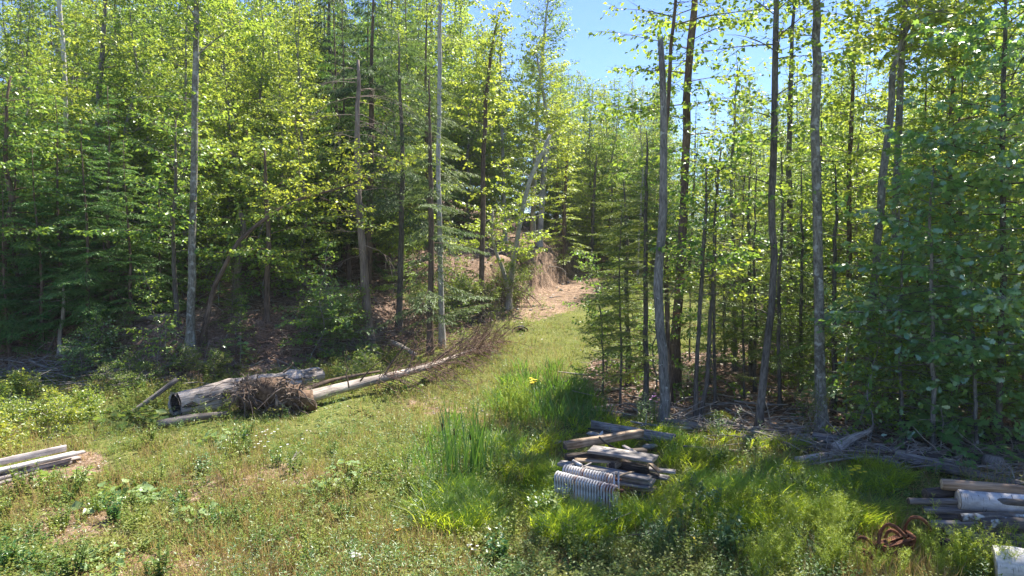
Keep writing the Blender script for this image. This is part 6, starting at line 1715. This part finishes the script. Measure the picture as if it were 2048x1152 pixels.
PCL = [Proto('weed_clump', proto_weed(s, .45, 14, .35, m_, sz, 16, KITE, branchy=False), m_, m_, .45, 'stem', 'leaves') for s, m_, sz in ((90, 'weed', .075), (91, 'bramble', .06), (92, 'willowherb', .08), (93, 'paleweed', .06))]
scatter(PCL, pts, 'weed', 'small leafy weed clump standing out of the short growth of the sunlit clearing', 'weed clumps of the clearing', .6, 1.35, 14)
g = np.random.default_rng(29); pts = []
while len(pts) < 40:
    a, c = g.uniform(980, 1700), g.uniform(900, 1130)
    if not inpoly(np.array(a), np.array(c), [(1090, 880), (1360, 880), (1360, 1010), (1240, 1040), (1090, 1000)]) : pts.append((a, c))
scatter(PCL, pts, 'weed', 'leafy weed clump among the soft bright grass round the lumber pile', 'weed clumps in the bright grass', .8, 1.5, 15)
# flowers
def flower(px, py, h, n, R, petal, label, k=8, size=.03, name='wildflower', seed=0, stems=True):
    g = np.random.default_rng(3300 + seed); o = pG(px, py)
    t = thing(name, tuple(o), label, 'flower'); bs = MB()
    for i in range(n):
        a = g.uniform(0, 6.28); r = R * math.sqrt(g.random()); p = o + np.array((r * math.cos(a), r * math.sin(a), h * g.uniform(.8, 1.1)))
        bs.tube(np.stack([o + np.array((.3 * r * math.cos(a), .3 * r * math.sin(a), 0)), p]), [.005, .003], 3, cap=False)
        b = MB(); aa = np.linspace(0, 6.28, k, endpoint=False)
        b.leaves(np.repeat(p[None], k, 0), np.stack([np.cos(aa), np.sin(aa), .15 + 0 * aa], -1), np.array((0, -.3, 1.)) + 0 * aa[:, None], size, KITE)
        b.build('flower_head', M[petal], t)
    bs.build('stem', M['weed'], t)
flower(1712, 985, .45, 14, .14, 'petal_yellow', 'yellow ragwort flower head cluster in the bright grass at right', size=.045, seed=1)
flower(1647, 1130, .18, 2, .03, 'petal_orange', 'single orange flower low in the right foreground', size=.06, seed=2)
flower(1388, 1108, .22, 6, .12, 'petal_yellow', 'cluster of golden daisies in the foreground left of the orange flower', size=.045, seed=3)
flower(1394, 1120, .10, 3, .10, 'petal_yellow', 'few low golden daisies beneath the golden cluster', size=.045, seed=8)
flower(795, 1068, .08, 1, .01, 'petal_orange', 'single small orange flower in the shaded foreground', size=.06, seed=4)
flower(1066, 795, .55, 9, .12, 'petal_yellow', 'yellow flower tuft in the dark sedge', size=.06, seed=5)
flower(920, 1018, .2, 16, .35, 'petal_white', 'white flowers in the shade below the cattails', size=.035, seed=6)
flower(718, 1135, .22, 7, .14, 'petal_white', 'white daisies at the bottom middle', size=.045, seed=7)
flower(540, 890, .16, 22, .9, 'petal_white', 'scattered small white flowers before the root plate', size=.035, seed=9)
flower(905, 1040, .12, 8, .2, 'petal_white', 'small white flower patch at the shadow edge', size=.035, seed=10)
flower(1310, 850, .75, 10, .12, 'petal_pink', 'faded pink fireweed at the wood edge behind the lumber pile', size=.04, seed=11)
flower(943, 1110, .12, 7, .15, 'petal_white', 'tiny white flowers in the short shaded grass', size=.03, seed=12)
# moss cushion and rusty dead fir twigs
o = pG(1437, 845); b = MB(); g = np.random.default_rng(6); n = 1500
u = g.normal(0, 1, (n, 3)); u = norm(u); u[:, 2] = np.abs(u[:, 2]); Pm = o + u * np.array((.42, .3, .28)) * (g.random((n, 1)) ** .3)
b.leaves(Pm, norm(u + g.normal(0, .5, (n, 3))), u, .06, KITE)
tag(b.build('moss_cushion', M['moss'], origin=tuple(o), kind=None), 'yellow green moss cushion on dead wood at the wood edge', 'moss')
for k, (px, py, Y) in enumerate(((1352, 580, 21.2), (1350, 625, 21.2), (1352, 555, 21.2), (1275, 663, 19.6), (1383, 645, 20.5))):
    g = np.random.default_rng(90 + k); b, l = MB(), MB(); o = pY(px, py, Y)
    conifer_limb(g, b, l, o, g.uniform(3.5, 5.8), .5, .1, .2, .09, .03, .075, bare=.0)
    t = thing('dead_fir_twig', tuple(o), ['rust red dead fir twig on the dark reddish trunk, middle of three', 'rust red dead fir twig on the dark reddish trunk, lowest of three', 'rust red dead fir twig on the dark reddish trunk, top of three', 'rust red dead fir twig left of the thin dark fir spire', 'rust red dead fir twig beside the close pair of stems'][k], 'twig')
    l.build('needles', M['rust_needle'], t, kind='stuff'); b.build('twig', M['bark_dark'], t)
# felled stick in the foreground grass
for k, (pts, lab) in enumerate([([(1152, 1066, .04), (1195, 1075, .06), (1254, 1086, .03)], 'thin dead stick lying in the foreground grass before the lumber pile'), ([(1278, 1078, .05), (1300, 1072, .07), (1316, 1078, .04)], 'bent dark twig in the grass right of the dead stick'), ([(575, 940, .1), (586, 930, .12), (594, 922, .2)], 'dark twig poking up in the left clearing'), ([(720, 940, .05), (750, 950, .06), (790, 968, .03)], 'brown stick at the sunlit edge of the shadow')]):
    stick('branch', lab, pts, .022, .01, 'twig_grey', seed=40 + k, forks=3, n=5)

# ------------------------------------------------------------------ summer haze: one closed box of even air
hb = MB()
hb.box((0, 150, 14.5), (1100, 1000, 45))
m, N, L, out = new_mat('thin_summer_haze')
pv = N('ShaderNodeVolumePrincipled')
pv.inputs['Color'].default_value = (.92, .95, 1.0, 1)
pv.inputs['Density'].default_value = .0003
pv.inputs['Anisotropy'].default_value = .25
L(pv.outputs[0], out.inputs['Volume'])
haze = hb.build('haze', m, kind='stuff')
